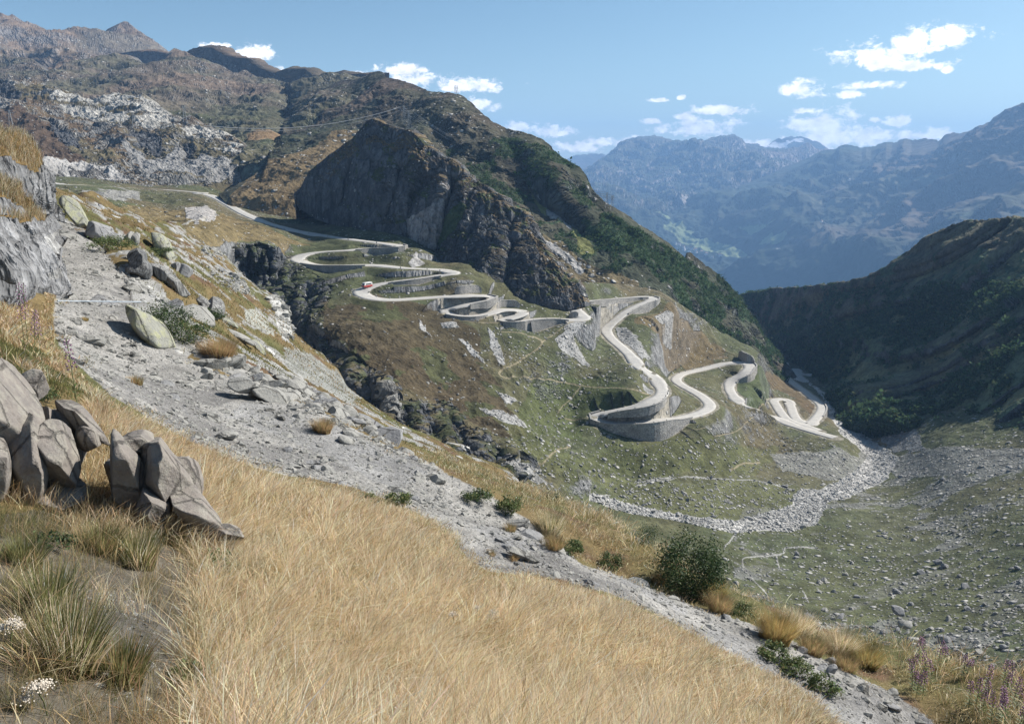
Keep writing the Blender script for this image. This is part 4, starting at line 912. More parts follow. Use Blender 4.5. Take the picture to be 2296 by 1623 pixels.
put(A, soft_poly(X, Y, P, c4([(120, 100), (290, 30), (330, 160), (300, 300), (180, 330), (210, 160)]), 4, .5), (.34, .335, .325), 1, .3)
M_bank = terrain_mat('bank_rock', .8, None, .5, True, .35, stretch=(1, 1, .5))
structure(grid_mesh('rock_slope', P, M_bank, A)); G_L = (X, Y, P, BANKG)
# ================================================================== THINGS ON THE LAND
def on_sheet(G, x, y):
    d = (G[0] - x) ** 2 + (G[1] - y) ** 2
    # displaced vertices: compare true projections near the wanted spot
    k = np.argsort(d.ravel())[:4000]; px, py = proj(G[2].reshape(-1, 3)[k])
    j = k[np.argmin((px - x) ** 2 + (py - y) ** 2)]
    return G[2].reshape(-1, 3)[j].copy()

# ---------------------------------------------------------------- stone materials
def stone_mat(name, c1, c2, s=.25, lichen=None, layered=0.0, rough=.9):
    t = NT(name); pos = t.n('ShaderNodeNewGeometry').outputs['Position']
    n1 = t.noise(pos, .6 / s, 6, .62); n2 = t.noise(pos, 5 / s, 4, .7)
    c = t.mix(t.maprange(n1, .33, .67, 0, 1), c1, c2)
    c = t.mix(t.maprange(n2, .5, .75, 0, .55), c, tuple(q * .45 for q in c1))
    n3 = t.noise(pos, 22 / s, 3, .7); c = t.mix(t.maprange(n3, .35, .7, 0, .35), c, tuple(q * 1.35 for q in c2))
    h = t.math('ADD', t.math('ADD', t.math('MULTIPLY', n1, s * .35), t.math('MULTIPLY', n2, s * .09)), t.math('MULTIPLY', n3, s * .018))
    ve = t.voro(t.stretch(pos, (1, 1.7, .6), (.5, .4, .2)), .28 / s, 'DISTANCE_TO_EDGE'); vj = t.math('ADD', ve.outputs['Distance'], t.math('MULTIPLY', t.math('SUBTRACT', n2, .5), .12))
    ck = t.maprange(vj, 0, .035, 1, 0); c = t.mix(t.math('MULTIPLY', ck, .55), c, (.03, .028, .026)); h = t.math('ADD', h, t.math('MULTIPLY', ck, -s * .12))
    if layered:
        L = t.noise(t.stretch(pos, (6, 6, .9), (.3, .55, .2)), .55 / s, 4, .6)
        c = t.mix(t.maprange(L, .38, .6, layered, 0), c, (.035, .035, .037))
        h = t.math('ADD', h, t.math('MULTIPLY', L, s * .5 * layered))
    if lichen:
        lc = t.noise(pos, 1.1 / s, 5, .65); c = t.mix(t.maprange(lc, .47, .6, 0, .75), c, lichen)
    return t.finish(c, rough, .25, h, 1.0, 1.0)
M_st_grey = stone_mat('grey_rock', (.27, .265, .26), (.19, .19, .195), .3)
M_st_warm = stone_mat('warm_grey_rock', (.235, .205, .18), (.165, .15, .138), .13, (.27, .25, .215))
M_st_pale = stone_mat('pale_rock', (.32, .31, .285), (.23, .225, .21), .3)
M_st_lich = stone_mat('lichened_rock', (.28, .275, .23), (.21, .21, .19), .35, (.33, .33, .20))
M_st_white = stone_mat('washed_rock', (.43, .42, .40), (.34, .335, .32), .5)
M_st_dark = stone_mat('dark_layered_rock', (.17, .17, .17), (.24, .24, .235), .35, None, .8)
M_st_lay = stone_mat('layered_grey_rock', (.26, .26, .255), (.32, .31, .29), .35, None, .6)
M_wall = None
def masonry(name, c1, c2, sc):
    t = NT(name); pos = t.n('ShaderNodeNewGeometry').outputs['Position']
    vo = t.voro(t.stretch(pos, (1, 1, 1.5)), sc); ve = t.voro(t.stretch(pos, (1, 1, 1.5)), sc, 'DISTANCE_TO_EDGE')
    cc = t.n('ShaderNodeSeparateColor'); t.c(vo.outputs['Color'], cc.inputs[0])
    c = t.mix(cc.outputs[0], c1, c2); n = t.noise(pos, .25, 4); c = t.mix(t.maprange(n, .4, .65, 0, .5), c, tuple(q * .6 for q in c2))
    j = t.maprange(ve.outputs['Distance'], 0, .1, 1, 0)
    c = t.mix(t.math('MULTIPLY', j, .6), c, (.07, .07, .068))
    return t.finish(c, .95, .1, t.math('ADD', t.math('MULTIPLY', j, -.12), t.math('MULTIPLY', cc.outputs[1], .12)), 1, 1)
M_masonry = masonry('masonry', (.40, .38, .35), (.30, .29, .28), 1.1)
M_rubble = masonry('rubble_masonry', (.46, .44, .41), (.33, .32, .31), .8)
M_coping = stone_mat('coping_stone', (.36, .345, .32), (.30, .29, .275), .8)

# ---------------------------------------------------------------- retaining walls along the road
def wall_thing(name, label, top, out_dir, low, mat, thick=.8, over=.45, coping=True, group='retaining walls along the old road'):
    """top: (n,3) line of the wall head; low: drop below it at each point"""
    n = len(top); N3 = np.concatenate([out_dir, np.zeros((n, 1))], 1)
    bat = .10 * low[:, None]
    f0 = top + N3 * .0 + [0, 0, over]; f1 = top + N3 * bat - np.concatenate([np.zeros((n, 2)), low[:, None] + 1.2], 1)
    b0 = f0 - N3 * thick; b1_ = f1 - N3 * (thick + bat)
    mid = f0 * .5 + f1 * .5
    V = np.stack([b1_, b0, f0, mid, f1], 1)
    Q = grid_quads(n, 5)
    V = V.reshape(-1, 3)
    caps = [[0, 1, 2, 3], [0, 3, 4, 4], [(n - 1) * 5 + k for k in (3, 2, 1, 0)], [(n - 1) * 5 + k for k in (4, 3, 0, 0)]]
    c = top[n // 2]
    root = empty(name, c); tag(root, label, 'retaining wall', group)
    faces = [tuple(q) for q in Q] + [tuple(dict.fromkeys(q)) for q in caps]
    pydata('wall_face', V - c, faces, mat, root)
    if coping:
        cv = np.stack([f0 - N3 * (thick + .06) + [0, 0, .003], f0 - N3 * (thick + .06) + [0, 0, .22], f0 + N3 * .08 + [0, 0, .22], f0 + N3 * .08 + [0, 0, .003]], 1).reshape(-1, 3)
        pydata('coping', cv - c, [tuple(q) for q in grid_quads(n, 4)] + [(0, 1, 2, 3), tuple((n - 1) * 4 + k for k in (3, 2, 1, 0))], M_coping, root)
    return root
for w_ in WALLS:
    L = w_['L']; W = W1 if L is road1 else W2
    i, j = w_['i'], w_['j']; idx = np.arange(max(i - 1, 0), min(j + 2, len(L)))
    N = side_normals(L)[idx] * w_['side']
    e = np.minimum(idx - i, j - idx)
    low = w_['h'] * sstep(-4, 10, e) + .2
    top = L[idx] + np.concatenate([N * (W[idx] + .35)[:, None], np.zeros((len(idx), 1))], 1)
    root = wall_thing('retaining_wall', w_['label'], top, N, low, M_rubble if ('rubble' in w_['label'] or 'bright' in w_['label']) else M_masonry)
    if 'pier' in w_['label']:
        k = len(idx) // 2 - 2; c = top[k]; m = MB(); nn = np.array([N[k][0], N[k][1], 0]); tt = np.array([-nn[1], nn[0], 0])
        p0 = c - root.location[:] + nn * .4
        b = len(m.v)
        for dz, o_ in ((.2, .5), (-w_['h'] - 1.5, 2.6)):
            for a_, o2 in ((-.9, 0), (.9, 0), (.9, o_), (-.9, o_)): m.v.append(p0 + tt * a_ + nn * o2 + np.array([0, 0, dz]))
        m.f += [(0, 1, 2, 3), (7, 6, 5, 4), (0, 4, 5, 1), (1, 5, 6, 2), (2, 6, 7, 3), (3, 7, 4, 0)]
        m.build('pier', M_masonry, root)
def free_wall(px, h, label, mat=M_masonry, back=True, base_drop=1.0, group=None):
    q = smooth_line(px, 2.0); P = np.array([on_sheet(G_F, a, b) for a, b in q])
    k = np.ones(5) / 5
    for c in range(3): P[:, c] = np.convolve(np.pad(P[:, c], 2, 'edge'), k, 'valid')
    N = side_normals(P); N *= np.where((N * -P[:, :2]).sum(1) > 0, 1, -1)[:, None]
    e = np.minimum(np.arange(len(P)), np.arange(len(P))[::-1]); hh = h * (.45 + .55 * sstep(-1, 5, e))
    top = P.copy(); top[:, 2] += hh
    return wall_thing('retaining_wall', label, top, N, hh + base_drop, mat, group=group or 'retaining walls along the old road')
free_wall([p[:2] for p in h1([(1715, 655), (1800, 650), (1900, 640), (1985, 640)])], 3.2, 'pale masonry wall on the uphill side of the road, left of the two tight loops')
free_wall([p[:2] for p in h2([(610, 268), (650, 258), (700, 256), (760, 256), (825, 268)])], 2.8, 'curved dark wall on the uphill side of the smallest loop')
free_wall([p[:2] for p in h2([(1240, 352), (1290, 350), (1335, 340)])], 2.4, 'short masonry wall wrapped round the dark foot of the rock buttress')
free_wall([p[:2] for p in z7([(112, 290), (170, 345), (240, 378), (345, 425)])], 5.5, 'concrete wing wall of the portal behind the hairpin near the valley', M_coping)
# stone apron
q = [p[:2] for p in h2([(1568, 246), (1640, 238), (1686, 292), (1630, 336)])]
P4 = np.array([on_sheet(G_F, *p) for p in q]); c = P4.mean(0); up4 = np.array([0, 0, .9])
o = pydata('stone_apron', np.vstack([P4 - c + up4, P4 - c - up4]), [(0, 1, 2, 3), (7, 6, 5, 4), (0, 4, 5, 1), (1, 5, 6, 2), (2, 6, 7, 3), (3, 7, 4, 0)], M_rubble); o.location = c
tag(o, 'white stone apron laid on the grass beside the road below the far right corner', 'stone apron')

# guard stones at the outer edge of the bends
m = MB(); m.box((0, 0, .4), (.42, .42, .9)); m.bar((0, 0, .84), (0, 0, 1.02), .20, 6, .1); gs0 = m.build('guard_stone', M_coping)
spots = []
for (a, b, sd, st) in [(H1(30, 15), H1(1100, 168), -1, 9), (H1(800, 640), H1(1150, 710), 1, 4), (H1(1200, 392), H1(1705, 443), -1, 6), (H1(1300, 512), H1(950, 560), 1, 5), (H2(668, 384), H2(1290, 376), -1, 4), (H2(1985, 182), H2(1750, 300), 1, 4), (H2(2065, 1000), H2(1560, 1185), 1, 3), (H2(1490, 1215), C5(2150, 1215), -1, 3), (C6(300, 860), C6(60, 915), 1, 4), (C6(500, 866), C6(370, 980), 1, 3)]:
    i, j = seg(road1, a, b)
    for k in range(i, j, st): spots.append((k, sd))
Nr = side_normals(road1)
for n_, (k, sd) in enumerate(spots):
    o = gs0 if n_ == 0 else gs0.copy()
    if n_: COL.objects.link(o)
    p = road1[k]; o.location = (p[0] + Nr[k, 0] * sd * (W1[k] - .45), p[1] + Nr[k, 1] * sd * (W1[k] - .45), p[2] + .02)
    tag(o, 'small pale guard stone in the row along the outer road edge', 'guard stone', 'guard stones along the hairpin road')

# ---------------------------------------------------------------- van on the road
def plain(name, col, rough=.5, metal=0.0, spec=.4):
    t = NT(name); pos = t.n('ShaderNodeNewGeometry').outputs['Position']; n = t.noise(pos, 3, 3)
    c = t.mix(t.maprange(n, .4, .65, 0, .25), col, tuple(q * .6 for q in col)); m = t.finish(c, rough, spec)
    m.node_tree.nodes['Principled BSDF'].inputs['Metallic'].default_value = metal; return m
M_red = plain('red_paint', (.42, .045, .03), .35); M_white = plain('white_paint', (.78, .77, .74), .4); M_glass = plain('dark_window', (.02, .024, .028), .1); M_tyre = plain('tyre_rubber', (.02, .02, .02), .8); M_rim = plain('wheel_rim', (.4, .4, .4), .35, .6)
k = nearest_idx(road1, *H1(866, 583)); p = road1[k]; tdir = road1[k + 1] - road1[k - 1]
van = empty('van', (p[0], p[1], p[2] + .08), math.atan2(tdir[1], tdir[0])); tag(van, 'red van with a white roof driving into the left bend of the road', 'van')
def prism(prof, y0, y1, name, mat, par):
    n = len(prof); v = [(x, y0, z) for x, z in prof] + [(x, y1, z) for x, z in prof]
    return pydata(name, v, [tuple(range(n)), tuple(range(2 * n - 1, n - 1, -1))] + [(i, n + i, n + (i + 1) % n, (i + 1) % n) for i in range(n)], mat, par)
prism([(-2.6, .4), (2.6, .4), (2.7, .7), (2.62, 1.35), (-2.65, 1.35)], -1.05, 1.05, 'body', M_red, van)
prism([(-2.63, 1.353), (2.58, 1.353), (2.15, 2.3), (1.95, 2.6), (-2.4, 2.65), (-2.6, 2.4)], -1.0, 1.0, 'roof', M_white, van)
for y in (-1.012, 1.012):
    m = MB(); m.box((-.2, y, 1.85), (3.6, .02, .55)); m.build('side_window', M_glass, van)
m = MB(); m.box((2.38, 0, 1.85), (.03, 1.7, .7), np.array([[math.cos(-.42), 0, math.sin(-.42)], [0, 1, 0], [-math.sin(-.42), 0, math.cos(-.42)]])); m.build('windscreen', M_glass, van)
m = MB(); m.box((-2.66, 0, 1.9), (.03, 1.5, .6)); m.build('rear_window', M_glass, van)
for x in (-1.6, 1.7):
    for y in (-.98, .98):
        m = MB(); m.cyl((x, y, .38), (0, 1, 0), .38, .26); wo = m.build('wheel', M_tyre, van); m = MB(); m.cyl((x, y * 1.14, .38), (0, 1, 0), .2, .05); m.build('rim', M_rim, wo)
for y in (-.75, .75): m = MB(); m.cyl((2.7, y, .85), (1, 0, 0), .14, .06); m.build('headlight', M_white, van)
m = MB(); m.box((2.72, 0, .5), (.12, 2.0, .2)); m.build('bumper', M_rim, van)

# ---------------------------------------------------------------- pylons and power lines
M_steel = plain('galvanised_steel', (.30, .31, .32), .55, .5)
def pylon(base, H, yaw, label, s=1.0):
    root = empty('power_pylon', base - np.array([0, 0, .6]), yaw); tag(root, label, 'pylon', 'pylons carrying the power line')
    m = MB(); bw = .11 * H; tw = .03 * H
    def cr(f): return bw * (1 - f) ** 1.3 + tw * (1 - (1 - f) ** 1.3)
    fs = np.linspace(0, 1, 8)
    for f0, f1 in zip(fs[:-1], fs[1:]):
        for a, b in ((1, 1), (1, -1), (-1, -1), (-1, 1)):
            m.bar((a * cr(f0), b * cr(f0), H * f0), (a * cr(f1), b * cr(f1), H * f1), .13 * s, 4)
        for a, b in ((1, 1), (1, -1), (-1, -1), (-1, 1)):
            c, d = (a, -b) if a == b else (-a, b)
            m.bar((a * cr(f0), b * cr(f0), H * f0), (c * cr(f1), d * cr(f1), H * f1), .07 * s, 3)
    m.build('mast', M_steel, root)
    for f, w in ((.70, .20), (.84, .24), (.97, .16)):
        m = MB(); z = H * f
        for y in (-tw, tw):
            m.bar((-w * H, 0, z), (0, y, z + .03 * H), .09 * s, 3); m.bar((w * H, 0, z), (0, y, z + .03 * H), .09 * s, 3); m.bar((-w * H, 0, z), (w * H, 0, z), .09 * s, 3)
        m.build('cross_arm', M_steel, root)
    return root
pyl = []
for (G, x, y, H, yaw, lab) in [(G_D, *c2([(783, 530)])[0], 10, .3, 'grey lattice pylon on the skyline of the big mountain, standing against white cloud'),
        (G_D, *c2([(796, 531)])[0], 10, .3, 'right-hand one of the two skyline pylons against the white cloud'),
        (G_D, *c2([(450, 715)])[0], 17, .7, 'lattice pylon on the brown slope just above the rock buttress top'),
        (G_D, *c2([(480, 755)])[0], 17, .7, 'lattice pylon half hidden behind the summit of the rock buttress'),
        (G_D, *c2([(1772, 1262)])[0], 12, .2, 'small dark pylon on the mountain edge in front of the blue valley'),
        (G_D, *c2([(1808, 1282)])[0], 12, .2, 'small dark pylon lower down the same mountain edge, before the blue valley')]:
    b = on_sheet(G, x, y); pyl.append((b, H)); pylon(b, H, yaw, lab, 1.0 if H > 15 else .6)
G_4 = (G4X, G4Y, G4P)
for (x, y, H, lab) in [(*cA([(75, 835)])[0], 16, 'faint pylon above the dark heath on the far left slope'), (*cA([(880, 850)])[0], 17, 'faint pylon among the pale glaciated rocks'), (*cA([(1210, 800)])[0], 17, 'faint pylon at the end of the bright cable behind the pale rocks')]:
    b = on_sheet(G_4 if x < 600 else G_D, x, y); pyl.append((b, H)); pylon(b, H, .5, lab, 1.2)
M_cable = plain('power_cable', (.42, .43, .45), .4, .4)
def cable(a, b, sag, r, label):
    a = np.array(a); b = np.array(b); c = (a + b) / 2
    pts = [a + (b - a) * t - c - np.array([0, 0, 4 * sag * t * (1 - t)]) for t in np.linspace(0, 1, 40)]
    m = MB(); m.tube(pts, r, 4); o = m.build('power_line', M_cable); o.location = c; tag(o, label, 'power line', 'cables between the pylons')
tp = lambda k, f, dx: pyl[k][0] + np.array([dx, 0, pyl[k][1] * f])
for k_, (f, dx) in enumerate([(.97, -3), (.97, 3), (.84, -5), (.84, 5), (.7, -4), (.7, 4)]):
    cable(tp(2 if dx < 0 else 3, f, dx), tp(4 if dx < 0 else 5, f, dx * .4), 12, .10, 'thin cable sagging across the dark mountain flank to the small pylons')
lp = PT(*cA([(1330, 822)])[0], 720); cable(lp, tp(2, .9, -3), 9, .22, 'bright cable stretched level across the brown valley behind the buttress')
cable(lp + np.array([2, 3, -1.5]), tp(2, .72, -4), 9, .12, 'thinner cable hanging beside the bright cable behind the buttress')

# ---------------------------------------------------------------- village far below
M_hw = plain('house_wall', (.72, .70, .66), .8); M_hr = plain('house_roof', (.20, .13, .10), .8); M_hr2 = plain('grey_house_roof', (.25, .25, .26), .7)
hv = [c6([(x, y)])[0] for x, y in [(10, 72), (35, 80), (62, 92), (90, 100), (112, 104), (140, 112), (70, 112), (20, 100), (150, 130), (100, 126), (180, 128), (210, 138), (672, 142), (684, 150), (690, 158), (702, 146), (660, 155), (712, 156), (250, 160), (300, 150)]] + [c3([(966, 1462)])[0], c3([(1146, 1182)])[0]]
for k, (x, y) in enumerate(hv):
    b = on_sheet(G_B, x, y); s = 1.0 + .5 * random.random()
    root = empty('house', b, random.random() * 3); tag(root, 'tiny pale house among the village houses on the far green valley floor' if k < 20 else ('lone white house on the forested slope across the valley' if k == 20 else 'tiny white hut high on the blue ridge shoulder'), 'house', 'village houses far down in the valley' if k < 20 else None)
    m = MB(); m.box((0, 0, 4 * s), (15 * s, 11 * s, 12 * s)); m.build('wall', M_hw, root)
    z0 = 10.02 * s
    pydata('roof', [(-8.2 * s, -6.3 * s, z0), (8.2 * s, -6.3 * s, z0), (8.2 * s, 6.3 * s, z0), (-8.2 * s, 6.3 * s, z0), (-8.2 * s, 0, z0 + 4.5 * s), (8.2 * s, 0, z0 + 4.5 * s)], [(0, 1, 5, 4), (2, 3, 4, 5), (0, 4, 3), (1, 2, 5), (3, 2, 1, 0)], M_hr if k % 3 else M_hr2, root)
# ================================================================== ROCKS, SCREE, PLANTS
ico_cache = {}
def ico(n):
    if n not in ico_cache:
        import bmesh
        bm = bmesh.new(); bmesh.ops.create_icosphere(bm, subdivisions=n, radius=1)
        ico_cache[n] = (np.array([v.co[:] for v in bm.verts]), np.array([[v.index for v in f.verts] for f in bm.faces])); bm.free()
    return ico_cache[n]
def rock_shape(n, seed, flat=.6, cuts=9):
    g = np.random.default_rng(seed); V, Fc = ico(n); V = V.copy()
    for _ in range(cuts):
        d = g.normal(size=3); d /= np.linalg.norm(d); lim = g.uniform(.45, .85)
        k = V @ d; V -= np.outer(np.maximum(k - lim, 0), d)
    V *= np.array([1.0, g.uniform(.6, .95), flat * g.uniform(.7, 1.1)])
    V += V * (.10 * fbm(V + seed * 3.1, 2.2, 3)[:, None])
    return V, Fc
def rock_mesh(name, seed, mat, n=2, flat=.6, cuts=9):
    V, Fc = rock_shape(n, seed, flat, cuts); me = raw_mesh(name, V, Fc.ravel(), np.arange(len(Fc)) * 3, None, None, False); me.materials.append(mat); return me
def rot_mats(N, tilt, g):
    a = g.uniform(0, 2 * np.pi, N); b = g.normal(0, tilt, N); c = g.normal(0, tilt, N)
    ca, sa, cb, sb, cc, sc = np.cos(a), np.sin(a), np.cos(b), np.sin(b), np.cos(c), np.sin(c); z = np.zeros(N); o = np.ones(N)
    Rz = np.stack([ca, -sa, z, sa, ca, z, z, z, o], -1).reshape(-1, 3, 3); Rx = np.stack([o, z, z, z, cb, -sb, z, sb, cb], -1).reshape(-1, 3, 3); Ry = np.stack([cc, z, sc, z, o, z, -sc, z, cc], -1).reshape(-1, 3, 3)
    return Rz @ Rx @ Ry
def rock_heap(name, pos, size, mat, variants=6, n=1, flat=.6, seed=1):
    g = np.random.default_rng(seed); N = len(pos); M = rot_mats(N, .35, g); which = g.integers(0, variants, N); VV = []; FF = []; off = 0
    for v in range(variants):
        V, Fc = rock_shape(n, seed * 31 + v, flat); k = np.nonzero(which == v)[0]
        if not len(k): continue
        W = np.einsum('nij,vj->nvi', M[k], V) * size[k][:, None, None] + pos[k][:, None, :]
        VV.append(W.reshape(-1, 3)); FF.append((Fc[None] + (np.arange(len(k)) * len(V))[:, None, None]).reshape(-1, 3) + off); off += len(k) * len(V)
    V = np.concatenate(VV); Fc = np.concatenate(FF)
    return link(name, raw_mesh(name, V, Fc.ravel(), np.arange(len(Fc)) * 3, None, None, False), mat)
def rocks_individually(name, pos, size, meshes, label, cat, group, seed=2):
    g = np.random.default_rng(seed)
    for p, s in zip(pos, size):
        o = bpy.data.objects.new(name, meshes[g.integers(len(meshes))]); COL.objects.link(o)
        o.location = p; q = s * g.uniform(.85, 1.2, 3); o.scale = q; o.rotation_euler = (g.normal(0, .3), g.normal(0, .3), g.uniform(0, 6.28))
        tag(o, label, cat, group)

def rock_from_outline(name, pts, r, thick, mat, label, cat='rock', tilt=0.0, seed=1, rough=1.0, planes=3, group=None, tx=0.0, cuts=()):
    """a real boulder: its outline at its own distance and size, a faceted broken face and a back of the same depth"""
    g = np.random.default_rng(seed); p = np.array([q[:2] for q in pts]); c = p.mean(0)
    near = r < 12; n, m = (300, 80) if near else (130, 34)
    if 14 < r < 88:                                    # it stands where the ground is, a little sunk in
        q = p[np.argsort(p[:, 1])[-3:]].mean(0); d = np.hypot(gX - q[0], gY - q[1]); k = VIS & (d < 3.5)
        if k.any(): r = float(gR[k].min()) * .995 + thick * .15
    d = np.linalg.norm(np.diff(np.vstack([p, p[:1]]), axis=0), axis=1); s = np.concatenate([[0], np.cumsum(d)]); t = np.linspace(0, s[-1], n, endpoint=False)
    pc = np.vstack([p, p[:1]]); B = np.stack([np.interp(t, s, pc[:, k]) for k in (0, 1)], 1)
    B = c + (B - c) * (1.05 if near else 1.0)
    span = np.abs(p - c).max(0)
    def face(sgn, rings):
        out = []
        pl = [(math.cos(a) * w, math.sin(a) * w, k) for a, w, k in zip(g.uniform(0, 6.28, planes + 3), g.uniform(.2, .75, planes + 3), g.uniform(.55, .95, planes + 3))]
        for f in rings:
            q = c + (B - c) * f; u = (q - c) / span
            dome = np.maximum(1 - f ** 6, 0) ** .5; h = np.full(n, 1.0) * dome
            for a, b, k in pl: h = np.minimum(h, np.maximum(k + a * u[:, 0] + b * u[:, 1], .12) * dome)
            if sgn > 0:
                for ln, dp, wd in cuts:
                    dd = near_line(q[:, 0], q[:, 1], ln, 200); h = h - dp * np.exp(-(np.minimum(dd, 300) / wd) ** 2)
            rr = r * (1 + tilt * (c[1] - q[:, 1]) / 100.0 + tx * (q[:, 0] - c[0]) / 100.0) - sgn * thick * h
            out.append(PT(q[:, 0], q[:, 1], rr))
        return np.array(out)
    fr = face(1, np.linspace(0, 1, m) ** .8); bk = face(-.8, np.linspace(1, 0, 12)[1:])
    P = np.concatenate([fr, bk]); cen = P[m - 1].mean(0)
    k = thick
    nn = normals(P); nn *= np.sign((nn * (P - cen)).sum(-1, keepdims=True) + 1e-9)
    crease = -np.maximum(fbm(P, 1.0 / k, 3, .5, True, seed=seed + 2, st=(1, 1, .45)) - .62, 0)
    stp = fbm(P, 1.3 / k, 2, seed=seed + 4, st=(1.5, .6, .5)) * 4; stp = (np.floor(stp) + sstep(.75, 1, stp - np.floor(stp))) / 4
    rim = np.concatenate([np.linspace(0, 1, m) ** .8, np.linspace(1, 0, 12)[1:]])[:, None]; rim = 1 - .8 * sstep(.75, 1, rim)
    P = P + nn * ((.05 * fbm(P, .9 / k, 4, .55, True, seed=seed) + .07 * stp + .022 * fbm(P, 6 / k, 4, .62, seed=seed + 1) + .5 * crease) * k * rough * rim)[..., None]
    base = np.array([cen[0], cen[1], P[..., 2].min()])
    Q = grid_quads(len(P), n, True)
    o = link(name, quad_mesh(name, (P - base).reshape(-1, 3), Q), mat); o.location = base
    return tag(o, label, cat, group)

def block(cx, cy, r, hw, hh, depth, ang, seed, lim=(.5, .82), cuts=14, n=5, lean=0.0, rough=1.0):
    """one angular block of rock: half sizes in pixels at its range, turned by ang in the view plane, cut by flat fractures"""
    g = np.random.default_rng(seed); V, Fc = ico(n); V = V.copy()
    for k in range(cuts):
        d = g.normal(size=3); d[1] *= 1.3; d /= np.linalg.norm(d); l = g.uniform(*lim); q = V @ d; V -= np.outer(np.maximum(q - l, 0), d)
    V /= np.abs(V).max(0)
    h = float(ray(cx, cy)[3]); m = r / h / FPX                       # metres per pixel at that range
    V = V * np.array([hw * m, depth, hh * m])
    s_ = min(hw * m, hh * m, depth)
    nn = V / (np.linalg.norm(V, axis=1, keepdims=True) + 1e-9)
    stp = fbm(V + seed, 1.4 / s_, 2, seed=seed, st=(1.6, .7, .5)) * 4; fl = np.floor(stp); stp = (fl + sstep(.8, 1, stp - fl)) / 4
    V = V + nn * ((.05 * stp + .035 * fbm(V + seed, 2.2 / s_, 4, .6, True, seed=seed + 1) + .012 * fbm(V + seed, 14 / s_, 3, .6, seed=seed + 2)) * s_ * rough)[:, None]
    ca, sa = math.cos(ang), math.sin(ang)
    V = np.stack([V[:, 0] * ca - V[:, 2] * sa, V[:, 1], V[:, 0] * sa + V[:, 2] * ca], 1)
    cl, sl = math.cos(lean), math.sin(lean)
    V = np.stack([V[:, 0], V[:, 1] * cl + V[:, 2] * sl, -V[:, 1] * sl + V[:, 2] * cl], 1)
    az = math.atan2(*PT(cx, cy, 1.0)[:2]); c2_, s2_ = math.cos(-az), math.sin(-az)
    V = np.stack([V[:, 0] * c2_ - V[:, 1] * s2_, V[:, 0] * s2_ + V[:, 1] * c2_, V[:, 2]], 1)
    return V + PT(cx, cy, r), Fc
def block_rock(name, blocks, mat, label, cat='rock', group=None):
    VV, FF, off = [], [], 0
    for b in blocks:
        V, Fc = block(**b); VV.append(V); FF.append(Fc + off); off += len(V)
    V = np.concatenate(VV); Fc = np.concatenate(FF); base = np.array([V[:, 0].mean(), V[:, 1].mean(), V[:, 2].min()])
    o = link(name, raw_mesh(name, V - base, Fc.ravel(), np.arange(len(Fc)) * 3, None, None, True), mat); o.location = base
    return tag(o, label, cat, group)
def slab(name, pts, r, thick, mat, label, cat='rock', tilt=0, seed=1, rough=1.0, planes=3):
    p = np.array([q[:2] for q in pts]); c = (p.max(0) + p.min(0)) / 2 * .4 + p.mean(0) * .6
    q = p[np.argsort(p[:, 1])[-3:]].mean(0); d = np.hypot(gX - q[0], gY - q[1]); k = VIS & (d < 3.5)
    if k.any() and r < 88: r = float(gR[k].min()) + thick * .3
    u = p - p.mean(0); w, E = np.linalg.eigh(u.T @ u); e = E[:, 1]; f = E[:, 0]
    a = (u @ e); b = (u @ f); L = (a.max() - a.min()) / 2; W = (b.max() - b.min()) / 2
    c = p.mean(0) + e * (a.max() + a.min()) / 2 + f * (b.max() + b.min()) / 2
    ang = math.atan2(-e[1], e[0])
    while ang > math.pi / 2: ang -= math.pi
    while ang < -math.pi / 2: ang += math.pi
    bl = [dict(cx=c[0], cy=c[1] + 2 + .34 * W, r=r, hw=L * 1.05, hh=W * 1.06, depth=thick, ang=ang, seed=seed, n=4, lim=(.55, .85), cuts=9)]
    if planes > 2:                                   # a fracture: two pieces lying together
        s_ = 1 if seed % 2 else -1; d1 = e * L * .45 * s_
        bl[0].update(hw=L * .72, cx=c[0] - d1[0] * .6, cy=c[1] - d1[1] * .6 + 2 + .34 * W)
        bl.append(dict(cx=c[0] + d1[0], cy=c[1] + d1[1] + 2 + .36 * W, r=r, hw=L * .58, hh=W * .85, depth=thick * .9, ang=ang + .12, seed=seed + 50, n=4, lim=(.55, .85), cuts=9))
    return block_rock(name, bl, mat, label, cat)

gX, gY, gR, gAZ, gLR = G_P['X'], G_P['Y'], G_P['R'], G_P['AZ'], G_P['LR']
# ---------------------------------------------------------------- the big foreground boulders and outcrops
def c4b(x, y, hw, hh, **k):
    q = c4([(x, y)])[0]; return dict(cx=q[0], cy=q[1], hw=hw / 2.917, hh=hh / 2.917, **k)
block_rock('boulder', [c4b(330, 1480, 300, 330, r=7.7, depth=.5, ang=.15, seed=20, lean=.4), c4b(40, 1270, 225, 470, r=7.3, depth=.62, ang=.04, seed=21, lean=.35, lim=(.52, .84)), c4b(175, 1480, 120, 330, r=6.9, depth=.4, ang=-.06, seed=22, lean=.3, lim=(.52, .84)), c4b(395, 1500, 150, 290, r=7.0, depth=.42, ang=.10, seed=23, lean=.4, lim=(.52, .84)),
    c4b(505, 1215, 78, 265, r=7.5, depth=.34, ang=.62, seed=24, lean=.35), c4b(600, 1340, 88, 120, r=7.3, depth=.3, ang=.3, seed=25, lean=.3), c4b(230, 1010, 110, 120, r=7.9, depth=.3, ang=-.5, seed=26, lean=.3), c4b(330, 1250, 70, 130, r=7.5, depth=.25, ang=.2, seed=27), c4b(-120, 1500, 160, 300, r=6.8, depth=.5, ang=0, seed=28, lean=.3), c4b(300, 1700, 260, 90, r=6.9, depth=.5, ang=-.1, seed=29)],
    M_st_warm, 'huge grey-brown boulder cut by the left edge, split into slabs, flowers behind it', 'boulder')
